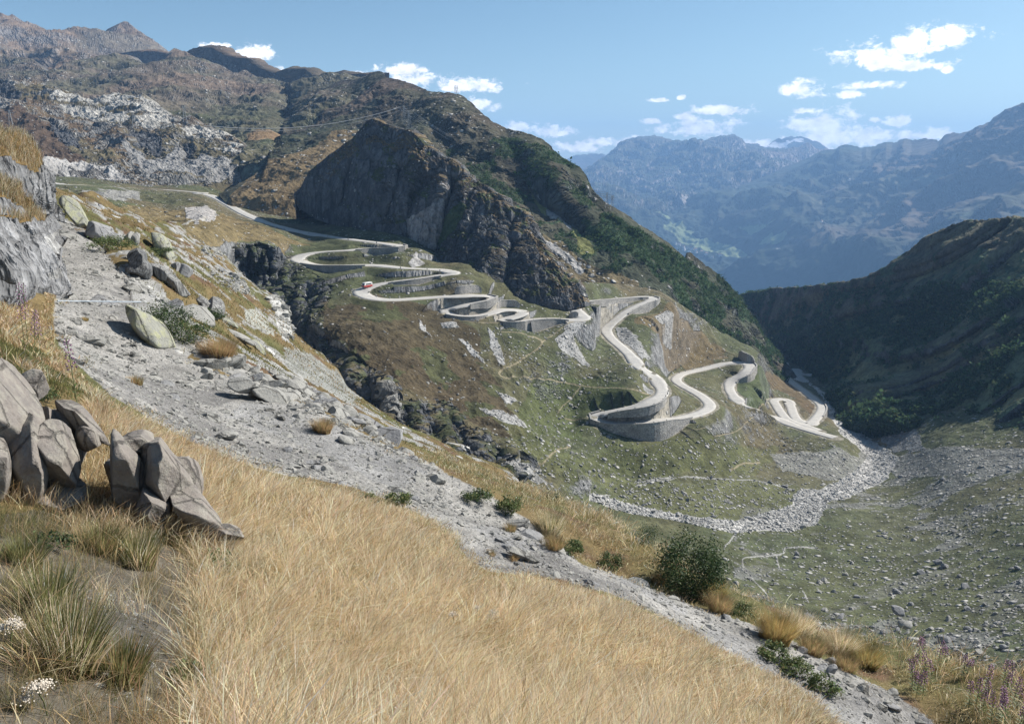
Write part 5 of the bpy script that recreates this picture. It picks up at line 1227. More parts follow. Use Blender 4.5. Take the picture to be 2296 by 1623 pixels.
block_rock('boulder', [c4b(1010, 1640, 285, 330, r=7.25, depth=.5, ang=.42, seed=30, lean=.45), c4b(812, 1570, 132, 300, r=6.8, depth=.40, ang=.05, seed=31, lean=.3, lim=(.52, .84)), c4b(1060, 1590, 190, 300, r=6.8, depth=.5, ang=.45, seed=32, lean=.45, lim=(.52, .84)), c4b(1290, 1810, 120, 270, r=6.6, depth=.42, ang=.75, seed=33, lean=.4, lim=(.52, .84)), c4b(905, 1370, 120, 85, r=6.95, depth=.3, ang=.1, seed=34, lean=.3), c4b(985, 1800, 120, 170, r=6.5, depth=.3, ang=.2, seed=35, lean=.4), c4b(1470, 1950, 130, 60, r=6.4, depth=.3, ang=-.45, seed=36, lean=.4)],
    M_st_warm, 'split grey-brown boulder standing free in the dry straw grass', 'boulder')
for (pts, r, th, mat, lab, tl, sd, pl) in [
    (z2([(160, 1005), (230, 935), (288, 885), (296, 830), (330, 840), (420, 965), (462, 1085), (522, 1205), (572, 1290), (604, 1425), (540, 1390), (462, 1310), (385, 1325), (300, 1268), (222, 1170), (180, 1090)]), 27, .8, M_st_lich, 'tall cream coloured split slab leaning at the outer edge of the track', 0, 11, 2),
    (z2([(115, 395), (160, 310), (240, 276), (330, 320), (372, 400), (374, 470), (332, 560), (292, 645), (240, 655), (165, 575), (116, 520)]), 40, 1.2, M_st_dark, 'dark outcrop of upright rock layers beside the track above the cream slab', 0, 12, 3),
    (z2([(376, 450), (470, 488), (560, 538), (680, 590), (758, 655), (752, 725), (770, 800), (745, 872), (690, 800), (600, 728), (520, 690), (440, 640), (376, 585)]), 42, .9, M_st_lay, 'long pale layered slab running down to the right from the dark upright outcrop', .02, 13, 3),
    (z2([(420, 120), (482, 128), (560, 178), (602, 262), (652, 382), (664, 442), (600, 446), (520, 406), (460, 402), (428, 300), (408, 200)]), 62, 1.4, M_st_lich, 'large yellow-green lichened boulder on the brow with the meadow behind', 0, 14, 2),
    (z2([(575, 500), (640, 440), (740, 458), (802, 520), (838, 592), (802, 640), (720, 612), (640, 580), (576, 545)]), 58, 1.2, M_st_grey, 'rounded grey boulder just below the yellow-green lichened one', 0, 15, 3),
    (z1([(950, 985), (1050, 962), (1150, 998), (1252, 1058), (1352, 1148), (1390, 1205), (1362, 1248), (1250, 1230), (1170, 1232), (1100, 1178), (1010, 1148), (958, 1060)]), 50, 1.0, M_st_grey, 'smooth slanting grey block with a black shaded end at the bend of the track', .0, 16, 3),
    (z1([(1398, 1120), (1450, 1078), (1540, 1098), (1565, 1160), (1535, 1250), (1440, 1250), (1396, 1190)]), 54, .9, M_st_pale, 'knobbly whitish boulder between the slanting block and the lichened boulder', 0, 17, 4),
    (z1([(700, 715), (760, 728), (850, 788), (902, 858), (1002, 970), (940, 1000), (922, 1110), (830, 1058), (800, 990), (740, 872)]), 60, 1.0, M_st_lich, 'cracked grey slab leaning on the brown bank where the track disappears', 0, 18, 2),
    (z2([(878, 850), (960, 798), (1080, 828), (1162, 888), (1204, 962), (1150, 1058), (1040, 1046), (940, 1004), (878, 925)]), 56, 1.5, M_st_lay, 'broken layered outcrop in the brown slope below the track', 0, 19, 4),
    (z2([(1148, 1080), (1210, 1066), (1282, 1108), (1336, 1205), (1280, 1216), (1200, 1168), (1142, 1135)]), 47, .7, M_st_lich, 'yellowish boulder with a dark underside above a long white slab', 0, 20, 2),
    (z2([(1095, 1178), (1200, 1198), (1352, 1238), (1452, 1318), (1515, 1405), (1440, 1400), (1320, 1338), (1200, 1262)]), 44, .5, M_st_pale, 'long smooth white slab lying under the yellowish boulder', .05, 21, 2),
    (z3([(208, 188), (262, 176), (304, 260), (350, 355), (312, 350), (250, 290), (206, 232)]), 44, .5, M_st_lich, 'small tongue-shaped grey slab right of the long white slab', 0, 22, 2),
    (z3([(-30, 600), (60, 565), (160, 578), (330, 678), (480, 768), (585, 820), (610, 855), (560, 890), (480, 878), (400, 872), (300, 835), (200, 812), (80, 752), (-10, 665)]), 20.5, .45, M_st_pale, 'low elongated pale rock with a dark undercut face along the outer track edge', .03, 23, 3),
    (z3([(495, 488), (600, 528), (770, 640), (700, 648), (590, 596), (496, 545)]), 33, .4, M_st_pale, 'white slab strip above the rubble, right of the low elongated rock', .04, 24, 2),
    (z3([(1170, 1262), (1260, 1262), (1345, 1345), (1290, 1362), (1190, 1318)]), 18.6, .22, M_st_pale, 'flat pinkish stone bedded in the track edge among rubble', .1, 25, 2),
    (z3([(1215, 1190), (1300, 1195), (1440, 1275), (1400, 1295), (1260, 1240)]), 19.5, .2, M_st_pale, 'thin pale slab beside the flat pinkish stone at the track edge', .1, 26, 2),
    (z4([(1415, 1212), (1560, 1218), (1680, 1266), (1768, 1372), (1700, 1382), (1560, 1300), (1450, 1244)]), 13.6, .12, M_st_pale, 'smooth curved slab bedded in the middle of the narrow lower track', .12, 27, 2),
    (z4([(1335, 945), (1420, 908), (1520, 896), (1665, 888), (1655, 925), (1545, 956), (1400, 978)]), 15.2, .16, M_st_pale, 'flat white stone under the leafy herb at the outer track edge', .06, 28, 2),
    (z3([(566, 290), (720, 328), (805, 372), (785, 480), (762, 612), (640, 566), (566, 480)]), 101, 7, M_st_dark, 'black shaded rock face dropping off the brown slope into the gorge', 0, 29, 2),
    (z3([(790, 366), (900, 376), (1062, 476), (1185, 600), (1245, 705), (1190, 840), (1000, 748), (860, 668), (757, 606)]), 96, 6, M_st_lay, 'grey layered crag on the near edge of the gorge, right of the black face', 0, 30, 4),
    (z3([(1045, 560), (1180, 650), (1245, 705), (1375, 850), (1330, 930), (1200, 850), (1050, 760)]), 93, 5, M_st_lay, 'lower dark-streaked crag stepping down the near edge of the gorge', 0, 31, 3),
    (z2([(1425, 1000), (1500, 1005), (1580, 1060), (1600, 1150), (1560, 1190), (1440, 1140)]), 118, 4, M_st_lay, 'striped olive outcrop on the brown slope near the white scree', 0, 32, 3),
    (z2([(1600, 1130), (1680, 1160), (1755, 1250), (1745, 1300), (1650, 1250), (1600, 1190)]), 112, 3, M_st_grey, 'smooth grey outcrop below the striped olive one', 0, 33, 2),
    (z3([(720, 300), (745, 282), (805, 330), (740, 318)]), 104, 1.2, M_st_pale, 'small bright yellow-white block perched on the gorge brow', 0, 34, 2),
    (c5([(2120, 1355), (2140, 1345), (2168, 1380), (2150, 1392), (2122, 1375)]), 352, 2.2, M_st_dark, 'lone dark boulder in the grass below the big hairpin wall', 0, 35, 2),
    (b3([(1420, 850), (1470, 838), (1510, 880), (1490, 892), (1440, 880)]), 196, 1.6, M_st_grey, 'big grey boulder on the valley floor, upper of the two largest', 0, 36, 2),
    (b3([(1470, 950), (1520, 925), (1555, 965), (1530, 982), (1480, 978)]), 188, 1.8, M_st_pale, 'big pale blocky boulder on the valley floor with a black shadow', 0, 37, 2)]:
    (slab if r < 88 or r > 150 else rock_from_outline)('rock', pts, r, th, mat, lab, 'rock', tl, sd, 1.0, pl)

# ---------------------------------------------------------------- loose stones
gX, gY, gR, gAZ, gLR = G_P['X'], G_P['Y'], G_P['R'], G_P['AZ'], G_P['LR']
dAZ = gAZ[0, 1] - gAZ[0, 0]; dLR = gLR[1, 0] - gLR[0, 0]
def sample_near(mask, N, power=1.0, seed=0):
    """random ground points; power 0 = even in the view, 2 = even on the ground"""
    g = np.random.default_rng(seed); k = np.nonzero((mask & VIS).ravel())[0]
    w = gR.ravel()[k] ** power; k = g.choice(k, N, p=w / w.sum())
    a = gAZ.ravel()[k] + g.uniform(-.5, .5, N) * dAZ; l = gLR.ravel()[k] + g.uniform(-.5, .5, N) * dLR
    r = np.exp(l); return ground(r * np.sin(a), r * np.cos(a))
def gpoly(pl): return inpoly(gX, gY, pl)
rub = gpoly([(640, 880), (760, 945), (980, 1045), (1000, 1062), (870, 1008), (700, 930), (560, 868), (440, 805), (400, 740), (480, 770), (580, 830)]) | gpoly(z3([(380, 560), (600, 640), (900, 800), (1180, 960), (1500, 1150), (1760, 1320), (1700, 1400), (1500, 1330), (1250, 1200), (1000, 1040), (760, 900), (560, 760)])) | gpoly(z2([(0, 360), (110, 400), (120, 540), (240, 660), (340, 760), (420, 860), (700, 1000), (820, 1080), (700, 1110), (520, 980), (420, 900), (300, 850), (140, 760), (0, 620)])) | gpoly(c4([(1100, 780), (1400, 880), (1560, 920), (1480, 960), (1250, 880), (1080, 820)]))
p1 = sample_near(rub, 2600, .8, 1); s1 = np.exp(np.random.default_rng(5).normal(math.log(.10), .65, 2600)) * np.clip(np.hypot(p1[:, 0], p1[:, 1]) / 20, .8, 2.0)
p2 = sample_near(G_P['TR'] & (gR > 8), 16000, .3, 2); s2 = np.exp(np.random.default_rng(6).normal(math.log(.022), .75, 16000)) * np.clip(np.hypot(p2[:, 0], p2[:, 1]) / 16, .7, 2.2); s2 *= np.clip(1 + 1.6 * fbm(p2 * np.array([1, 1, 0]), .6, 3, seed=9), .3, 2)
p3 = sample_near(gpoly(z2([(820, 540), (1100, 530), (1330, 600), (1480, 790), (1440, 830), (1200, 770), (950, 600)])) | gpoly(z2([(1640, 860), (1760, 850), (1900, 920), (1970, 1280), (1870, 1370), (1780, 1200), (1760, 1020)])) | gpoly(z2([(940, 290), (1180, 330), (1190, 470), (1100, 460), (920, 390)])), 900, .5, 3); s3 = np.exp(np.random.default_rng(7).normal(math.log(.75), .5, 900)) * np.clip(np.hypot(p3[:, 0], p3[:, 1]) / 200, .5, 1.3)
p4 = sample_near(gpoly(b1([(440, 700), (900, 760), (1120, 1000), (1150, 1250), (1000, 1480), (600, 1480), (680, 1100), (560, 850)])), 260, .6, 4); s4 = np.exp(np.random.default_rng(8).normal(math.log(.009), .6, 260))
allp = np.concatenate([p1, p2, p3, p4]); alls = np.concatenate([s1, s2, s3, s4]); app = alls / np.hypot(allp[:, 0], allp[:, 1])
allp[:, 2] -= alls * .1
o_ = np.argsort(-app); big, rest = o_[:300], o_[300:]
st_meshes = [rock_mesh('stone', 200 + k, (M_st_pale, M_st_grey, M_st_pale)[k % 3], 2, .55) for k in range(9)]
kb = np.arange(len(allp))[big]
sel = kb < 2600
rocks_individually('stone', allp[big][sel], alls[big][sel], st_meshes, 'pale angular stone among the rubble lining the outer edge of the gravel track', 'stone', 'rubble stones along the gravel track')
sel = (kb >= 2600) & (kb < 18600)
rocks_individually('stone', allp[big][sel], alls[big][sel], st_meshes, 'loose pale stone lying on the bare gravel of the track', 'stone', 'loose stones on the gravel track', 3)
sel = (kb >= 18600) & (kb < 19500)
rocks_individually('stone', allp[big][sel], alls[big][sel], st_meshes, 'white block in the scree spilling down the brown slope to the gorge', 'stone', 'scree blocks above the gorge', 4)
sel = kb >= 19500
rocks_individually('stone', allp[big][sel], alls[big][sel], st_meshes, 'small grey stone on bare dark soil between dry tufts at the bottom left', 'stone', 'small stones on bare soil', 5)
tag(rock_heap('gravel', allp[rest], alls[rest], M_st_pale, 8, 1, .6, 5), 'pale gravel and small rubble covering the track', 'gravel', kind='stuff')

# boulders of the valley floor and the dry stream
fX, fY, fP, fA, fd = G_F
px_, py_ = proj(fP)
def sample_F(mask, N, seed):
    g = np.random.default_rng(seed); k = np.nonzero(mask.ravel())[0]; w = (fA['spk'].ravel()[k] + .05); k = g.choice(k, N, p=w / w.sum())
    Pf = fP.reshape(-1, 3); nx = fP.shape[1]; a = g.uniform(0, 1, (N, 1)); b = g.uniform(0, 1, (N, 1))
    k2 = np.minimum(k + 1, len(Pf) - 1); k3 = np.minimum(k + nx, len(Pf) - 1)
    return Pf[k] + (Pf[k2] - Pf[k]) * a + (Pf[k3] - Pf[k]) * b
vm = (fY > 960) & (fX > 1350) & (fd > 6) & (fY > 1330 - .25 * fX + 60)
NB = 7000
q1 = sample_F(vm & (fX < 2400), NB, 21); t1_ = np.exp(np.random.default_rng(22).normal(math.log(.34), .62, NB))
stm = inpoly(fX, fY, STREAM) & (fX > 1180)
q2 = sample_F(stm, 4200, 23); t2_ = np.exp(np.random.default_rng(24).normal(math.log(.46), .55, 4200))
q3 = sample_F((fX > 950) & (fX < 1900) & (fY > 700) & (fY < 1150) & (fd > 7), 2600, 25); t3_ = np.exp(np.random.default_rng(26).normal(math.log(.5), .55, 2600))
qa = np.concatenate([q1, q2, q3]); ta = np.concatenate([np.minimum(t1_, 2.0), np.minimum(t2_, 1.7), np.minimum(t3_, 1.15)]); qa[:, 2] += ta * .05; ap = ta / np.hypot(qa[:, 0], qa[:, 1])
o_ = np.argsort(-ap); big, rest = o_[:300], o_[300:]
wl_meshes = [rock_mesh('boulder', 340 + k, M_st_white, 2, .6) for k in range(5)]
bl_meshes = [rock_mesh('boulder', 300 + k, (M_st_grey, M_st_pale, M_st_grey)[k % 3], 2, .6) for k in range(8)]
for lo, hi, lab, grp in ((0, NB, 'weathered grey boulder strewn over the green valley floor at the right', 'boulders on the valley floor'), (NB, NB + 4200, 'pale washed boulder in the dry bed of the stream', 'boulders in the stream bed'), (NB + 4200, 10 ** 6, 'light boulder lying on the grassy slope between the hairpins', 'boulders on the hairpin slope')):
    sel = (big >= lo) & (big < hi); rocks_individually('boulder', qa[big][sel], ta[big][sel], wl_meshes if lo == NB else bl_meshes, lab, 'boulder', grp, lo + 7)
k1 = (rest >= NB) & (rest < NB + 4200)
tag(rock_heap('stream_boulders', qa[rest][k1], ta[rest][k1], M_st_white, 8, 1, .6, 9), 'white washed rubble filling the dry stream bed', 'rubble', kind='stuff')
tag(rock_heap('boulder_field', qa[rest][~k1], ta[rest][~k1], M_st_pale, 8, 1, .6, 10), 'small grey stones littering the valley floor and hairpin slope', 'stones', kind='stuff')

# ---------------------------------------------------------------- grass
def leaf_mat(name, trans=.3, rough=.6, spec=.2):
    t = NT(name); c = t.n('ShaderNodeAttribute', attribute_name='col').outputs['Color']
    return t.finish(c, rough, spec, None, 1, 1, trans)
M_grass = leaf_mat('dry_grass_blades', .5); M_leaf = leaf_mat('leaves', .3, .45)
def blades(base, h, lean, width, c0, c1, seg=3, head=None, seed=0):
    g = np.random.default_rng(seed); N = len(base); t = np.linspace(0, 1, seg + 1)
    ang = g.uniform(0, np.pi, N); side = np.stack([np.cos(ang), np.sin(ang), np.zeros(N)], -1)
    L = np.linalg.norm(lean, axis=1)
    cz = h[:, None] * (t - .35 * (L / h)[:, None] ** 2 * t ** 2 * .5)
    cx = lean[:, None, :] * (t ** 1.8)[None, :, None]
    ctr = base[:, None, :] + np.concatenate([cx, cz[..., None]], -1)
    if head is None: w = (1 - t ** 1.5) * .9 + .1
    else: w = np.where(t < .62, .35, 1.0); w[-1] = .25
    wv = width[:, None] * w[None]
    V = np.stack([ctr - side[:, None] * wv[..., None] * .5, ctr + side[:, None] * wv[..., None] * .5], 2)
    col = c0[:, None, :] + (c1 - c0)[:, None, :] * (t ** .8)[None, :, None]; col = np.repeat(col[:, :, None, :], 2, 2)
    k = np.arange(N)[:, None] * (seg + 1) * 2 + np.arange(seg)[None] * 2
    Q = np.stack([k, k + 1, k + 3, k + 2], -1).reshape(-1, 4)
    return V.reshape(-1, 3), Q, col.reshape(-1, 3)
def merge(parts):
    V, Q, Cc, off = [], [], [], 0
    for v, q, c in parts: V.append(v); Q.append(q + off); Cc.append(c); off += len(v)
    return np.concatenate(V), np.concatenate(Q), np.concatenate(Cc)
def grass_object(name, parts, mat=None, parent=None, label=None):
    V, Q, Cc = merge(parts); o = link(name, quad_mesh(name, V, Q, {'col': Cc.astype(f32)}), mat or M_grass, parent); return o
def pal(cols, k, jit=.18, g=None):
    c = np.array(cols)[k]; return np.clip(c * (1 + jit * g.normal(size=(len(k), 1))) * (1 + .05 * g.normal(size=(len(k), 3))), .01, .9)
def field(mask, N, power, hmin, hmax, straw, green, gfrac, width, seed, lean=(.5, .1), heads=.6, seg=4, hscale=None, patch=3.0, clump=0):
    g = np.random.default_rng(seed); cf = 1.0; cl_ = 0.0
    if clump:                                       # tussocks: blades share a foot, a height and a leaning
        K = max(1, N // clump); ctr = sample_near(mask, K, power, seed); ci = g.integers(0, K, N); off = g.normal(0, .045, (N, 2)) * np.clip(np.hypot(ctr[ci, 0], ctr[ci, 1]) / 6, .8, 3.2)[:, None]; b = ctr[ci].copy(); b[:, :2] += off
        cf = (g.uniform(.6, 1.3, K))[ci]; cl_ = g.normal(0, .28, (K, 2))[ci] + np.clip(off / .045, -3, 3) * .16; ctone = g.uniform(.84, 1.22, K)[ci]
    else: b = sample_near(mask, N, power, seed); ctone = np.ones(N)
    b[:, 2] -= .02
    ppx, ppy = proj(b); ed = near_line(ppx, ppy, track_poly + track_poly[:1], 120)
    Q2 = b * np.array([1, 1, 0]); pn = fbm(Q2, 1 / patch, 4, .6, seed=seed) + .5 * fbm(Q2, 4.0 / patch, 3, .6, seed=seed + 1)
    r = np.hypot(b[:, 0], b[:, 1])
    isg = (g.random(N) < np.clip(gfrac + .95 * pn, .03, .72))
    h = g.uniform(hmin, hmax, N) * (1 + .5 * fbm(Q2, .8, 3, seed=seed + 2)) * np.where(isg, .62, 1.0) * (.35 + .65 * sstep(0, 115, np.minimum(ed, 120)))
    ln = np.stack([lean[0] + .42 * g.normal(size=N), lean[1] + .42 * g.normal(size=N)], -1) * h[:, None]
    h = h * cf; ln = ln + cl_ * h[:, None]
    w1 = fbm(Q2, .9, 3, seed=seed + 7); w2 = fbm(Q2, .9, 3, seed=seed + 8)
    ln = ln + np.stack([w1 * .5, w2 * .45], -1) * h[:, None]; h = h * (1 + .55 * fbm(Q2, 1.7, 3, seed=seed + 9))
    wd = width * g.uniform(.7, 1.3, N) * np.clip(r / 7, .7, 6) 
    hd = (~isg) & (g.random(N) < heads)
    c1 = np.where(isg[:, None], pal(green, g.integers(0, len(green), N), .2, g), pal(straw, g.integers(0, len(straw), N), .16, g))
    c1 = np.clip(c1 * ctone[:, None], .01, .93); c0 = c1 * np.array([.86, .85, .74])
    out = []
    if hd.any(): out.append(blades(b[hd], h[hd], ln[hd], wd[hd] * 1.7, c0[hd], c1[hd], seg, True, seed))
    if (~hd).any(): out.append(blades(b[~hd], h[~hd], ln[~hd], wd[~hd], c0[~hd], c1[~hd], max(2, seg - 1), None, seed + 3))
    return out
STRAW = [(.82, .67, .47), (.76, .60, .40), (.90, .77, .58), (.66, .50, .31)]; RUST = [(.42, .29, .155), (.48, .35, .19), (.36, .235, .125)]
GRN = [(.22, .22, .09), (.17, .18, .075), (.30, .28, .12)]; OLV = [(.13, .125, .05), (.17, .14, .06), (.10, .11, .045)]
Qg = np.stack([gR * np.sin(gAZ), gR * np.cos(gAZ), 0 * gR], -1); jm = np.clip(5 - gR, .6, 2.6) * 60 * fbm(Qg, 1.6, 4, .6, seed=131)
mead = inpoly(gX + jm, gY + .3 * jm, MEADOW) & (gR > 1.6) & (gR < 15)
lowleft = gpoly([(-80, 1900), (-80, 1165), (200, 1160), (300, 1190), (460, 1240), (520, 1500), (560, 1900)]) & (gR > 1.6) & (gR < 8)
bare = gpoly(b1([(440, 690), (900, 770), (1120, 1000), (1140, 1230), (1020, 1500), (640, 1500), (700, 1100), (560, 850)])) & (gR < 8)
parts = field(mead, 260000, .9, .17, .34, STRAW + STRAW + RUST[:1], GRN, .17, .0028, 57, (.20, .05), .8, 4, None, 1.6, 40) + field(mead, 90000, .9, .10, .22, STRAW + OLV, GRN, .34, .0040, 58, (.2, .05), 0, 3)
parts += field(lowleft & ~bare, 15000, .8, .08, .25, RUST + [(.40, .31, .19), (.30, .24, .14), (.62, .48, .30)], GRN + OLV, .42, .0030, 53, (.22, .0), .4, 4, None, 2.0, 45) + field(bare, 900, .8, .08, .2, STRAW, OLV, .5, .004, 54, (.3, 0), .2)
fringe = mead & (near_line(gX, gY, track_poly + track_poly[:1], 150) < 120)
parts += field(fringe, 26000, .7, .16, .32, RUST + [(.40, .26, .16), (.34, .20, .12)], GRN, .38, .0032, 56, (.2, .0), .5, 4, None, 1.3, 45)
patchy = mead & (fbm(np.stack([gR * np.sin(gAZ), gR * np.cos(gAZ), 0 * gR], -1), .8, 4, .6, seed=97) > .22)
parts += field(patchy, 26000, .9, .14, .27, STRAW, GRN, .75, .0034, 59, (.15, .0), .3, 4)
gap = gpoly([(-80, 985), (480, 985), (500, 1210), (-80, 1210)]) & (gR > 3) & (gR < 12)
parts += field(gap, 12000, .8, .10, .26, STRAW + RUST, GRN + OLV, .3, .0035, 55, (.2, .0), .4)
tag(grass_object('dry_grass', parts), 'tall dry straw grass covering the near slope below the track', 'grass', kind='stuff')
verge = gpoly([(-80, 640), (0, 640), (60, 672), (100, 715), (125, 775), (190, 850), (240, 900), (330, 955), (250, 960), (190, 900), (60, 880), (-80, 900)]) | gpoly([(95, 560), (124, 560), (128, 650), (118, 720), (122, 775), (98, 745), (100, 640)])
verge &= gR < 60
edgeband = (near_line(gX, gY, track_poly + track_poly[:1], 14) < 10 + 9 * j1) & (gR > 9) & (gR < 60)
slope = (gR > 20) & ~G_P['TR'] & ~rub & (gX > 90) & (gY < 1100) & (gR < 230)
berm = gpoly([(900, 1035), (1000, 1058), (1100, 1106), (1180, 1158), (1300, 1260), (1420, 1298), (1560, 1353), (1700, 1403), (1850, 1473), (2010, 1554), (2120, 1640), (2420, 1700), (2420, 1500), (2100, 1440), (1800, 1360), (1600, 1275), (1430, 1190), (1300, 1130), (1150, 1060), (1000, 1010)]) & (gR < 45)
parts = field(verge, 26000, .8, .14, .32, RUST + STRAW, GRN + OLV, .32, .006, 61, (.25, -.05), .4)
parts += field(slope, 60000, .5, .12, .30, RUST + OLV + [(.25, .17, .075)], OLV + GRN, .40, .008, 62, (.25, -.05), .1, 3, None, 9.0)
parts += field(berm, 60000, .4, .16, .42, STRAW + RUST, GRN + OLV, .58, .0030, 63, (.12, -.05), .5, 4, None, 3.0, 50)
parts += field(edgeband, 15000, .3, .08, .22, RUST + STRAW, GRN + OLV, .35, .0045, 64, (.1, 0), .2, 3, None, 3.0, 60)
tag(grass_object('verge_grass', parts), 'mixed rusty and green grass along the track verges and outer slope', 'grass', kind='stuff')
# grass cushions on the rock bank
k = np.nonzero(G_L[3].ravel())[0]; g = np.random.default_rng(71); N = 22000; k = g.choice(k, N); b = G_L[2].reshape(-1, 3)[k] + g.normal(0, .05, (N, 3))
c1 = pal(RUST + STRAW + OLV, g.integers(0, 10, N), .2, g)
tag(grass_object('bank_grass', [blades(b, g.uniform(.15, .4, N), g.normal(0, .1, (N, 2)) + [.08, -.05], g.uniform(.008, .018, N), c1 * .7, c1, 3, None, 72)]), 'golden grass cushions on the ledges of the left rock bank', 'grass', kind='stuff')

# ---------------------------------------------------------------- tufts, herbs, bushes, flowers
def at_px(x, y):
    d = (gX - x) ** 2 + (gY - y) ** 2; d = np.where(VIS, d, 1e9); i = int(np.argmin(np.where(d < max(12, d.min() + 1), gR, 1e9))); a, l = gAZ.ravel()[i], gLR.ravel()[i]; r = math.exp(l)
    return ground(np.array([r * math.sin(a)]), np.array([r * math.cos(a)]))[0]
def tuft(x, y, R_, H, cols, N, label, seed, group='grass tufts along the outer track edge', green=.2):
    p = at_px(x, y); g = np.random.default_rng(seed); a = g.uniform(0, 6.28, N); q = R_ * np.sqrt(g.random(N)) * .55
    b = np.stack([q * np.cos(a), q * np.sin(a), -.03 - .1 * q / R_], -1); h = H * g.uniform(.55, 1.05, N)
    ln = np.stack([np.cos(a), np.sin(a)], -1) * (q / R_ * .9 * h * .9)[:, None] + g.normal(0, .12, (N, 2)) * h[:, None]
    c1 = np.where((g.random(N) < green)[:, None], pal(GRN, g.integers(0, 3, N), .2, g), pal(cols, g.integers(0, len(cols), N), .18, g))
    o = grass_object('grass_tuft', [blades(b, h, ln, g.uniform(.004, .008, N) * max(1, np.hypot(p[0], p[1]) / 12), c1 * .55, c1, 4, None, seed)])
    o.location = p; tag(o, label, 'grass tuft', group)
GOLD = [(.46, .33, .13), (.40, .27, .10), (.50, .38, .18)]
for i, (pt, R_, H, cols, N, lab, gr) in enumerate([
    (b2([(1400, 385)]), .42, .62, STRAW, 1500, 'tall pale fountain-like tuft rising over the outer track edge before the stream', .5),
    (b2([(1135, 350)]), .20, .22, RUST, 500, 'small brown cushion tuft on the track by the flat white stones', .3),
    (b2([(1010, 500)]), .16, .14, RUST, 350, 'low tuft in the middle of the track, left of the curved slab', .3),
    (b2([(1165, 545)]), .14, .16, RUST, 350, 'low reddish tuft touching the curved slab in the track', .2),
    (b2([(1420, 470)]), .3, .34, RUST, 900, 'rusty tuft with dark foot at the track bend', .3),
    (b2([(2110, 690)]), .22, .30, RUST, 800, 'round rust coloured tuft at the left foot of the dark bush', .1),
    (b3([(290, 890)]), .32, .48, RUST, 1500, 'brown tuft right below the dark bush, overhanging its own shadow', .25),
    (b3([(250, 800)]), .38, .55, GOLD, 1500, 'golden-green tuft directly right of the dark bush', .45),
    (b3([(660, 1060)]), .50, .60, GOLD, 2600, 'broad golden tuft, the most yellow along the track edge', .15),
    (b3([(800, 1020)]), .45, .55, STRAW, 2000, 'straw tuft behind the broad golden one', .2),
    (b3([(900, 1150)]), .36, .40, RUST, 1300, 'dull brown tuft just right of the broad golden one', .3),
    (b3([(1080, 1150)]), .45, .55, STRAW, 1900, 'pale straw tuft in the middle of the lower verge', .25),
    (b3([(1250, 1230)]), .42, .48, GOLD, 1700, 'yellowish tuft left of the pink willowherb stand', .35),
    (b3([(1120, 1260)]), .32, .34, RUST, 1100, 'flat brown tuft leaning over the track below the pale straw tuft', .3),
    (c4([(545, 555)]), .20, .12, GOLD, 300, 'tiny yellow tuft growing alone in the wide upper track', .2),
    (c4([(880, 970)]), .35, .2, RUST, 500, 'flat brownish tuft in the track centre below the cream slab', .3),
    (c4([(1430, 830)]), .7, .8, RUST, 1800, 'large fox-red tuft on the bank above the low elongated rock', .1),
    (c4([(2110, 1290)]), .35, .4, RUST, 900, 'russet tuft in the rubble strip beside the widest track part', .2),
    (b1([(300, 900)]), .18, .30, OLV + STRAW, 900, 'dense green and straw tuft on the left, above the white flower heads', .6),
    (b1([(640, 480)]), .20, .24, OLV + RUST, 900, 'brownish-green tuft on bare soil right below the huge left boulder', .5),
    (b1([(880, 560)]), .22, .28, OLV + STRAW, 1000, 'olive tuft between the split boulder and the bare stony hollow', .55),
    (b1([(130, 560)]), .18, .2, OLV, 800, 'short dark green tuft at the left edge below the huge boulder', .7),
    (b1([(760, 1330)]), .18, .24, RUST + OLV, 800, 'rusty green tuft below the bare stony hollow near the bottom edge', .45),
    (b1([(420, 1260)]), .22, .36, STRAW + OLV, 1100, 'long-bladed tuft leaning right across bare soil at the bottom left', .45)]):
    tuft(pt[0][0], pt[0][1], R_, H, cols, N, lab, 400 + i, green=gr)

def leafy(x, y, rx, rz, n, leaf, cols, label, seed, name='bush', cat='bush', stems=9, group=None, sink=.0, lift=.9):
    p = at_px(x, y); g = np.random.default_rng(seed); root = empty(name, p); tag(root, label, cat, group)
    # lumps of foliage around stem ends, open between them
    K = stems * 3; a = g.uniform(0, 6.28, K); e = g.uniform(.25, 1, K); lobes = np.stack([rx * .75 * np.sqrt(e) * np.cos(a), rx * .75 * np.sqrt(e) * np.sin(a), rz * g.uniform(.25, .95, K) * (1.12 - .45 * e)], -1)
    k = g.integers(0, K, n); c = lobes[k] + g.normal(0, 1, (n, 3)) * np.array([rx * .17, rx * .17, rz * .13]); c[:, 2] = np.abs(c[:, 2])
    nrm = g.normal(0, 1, (n, 3)) + np.array([0, 0, .8]); nrm /= np.linalg.norm(nrm, axis=1)[:, None]
    u = np.cross(nrm, g.normal(0, 1, (n, 3))); u /= np.linalg.norm(u, axis=1)[:, None]; v = np.cross(nrm, u); s = leaf * g.uniform(.6, 1.25, n)[:, None]
    V = np.stack([c - u * s, c + v * s * .45 + nrm * s * .08, c + u * s, c - v * s * .45 + nrm * s * .08], 1).reshape(-1, 3)
    col = np.repeat(pal(cols, g.integers(0, len(cols), n), .22, g), 4, 0)
    link('leaves', quad_mesh('leaves', V, np.arange(4 * n).reshape(-1, 4), {'col': col.astype(f32)}, False), M_leaf, root)
    m = MB()
    for q in lobes[:stems * 2]: m.bar((q[0] * .1, q[1] * .1, -.06), q * .97, leaf * .14, 4, leaf * .05)
    m.build('stems', M_stem, root)
M_stem = plain('woody_stem', (.09, .065, .045), .9); M_gstem = plain('green_stem', (.13, .14, .06), .8)
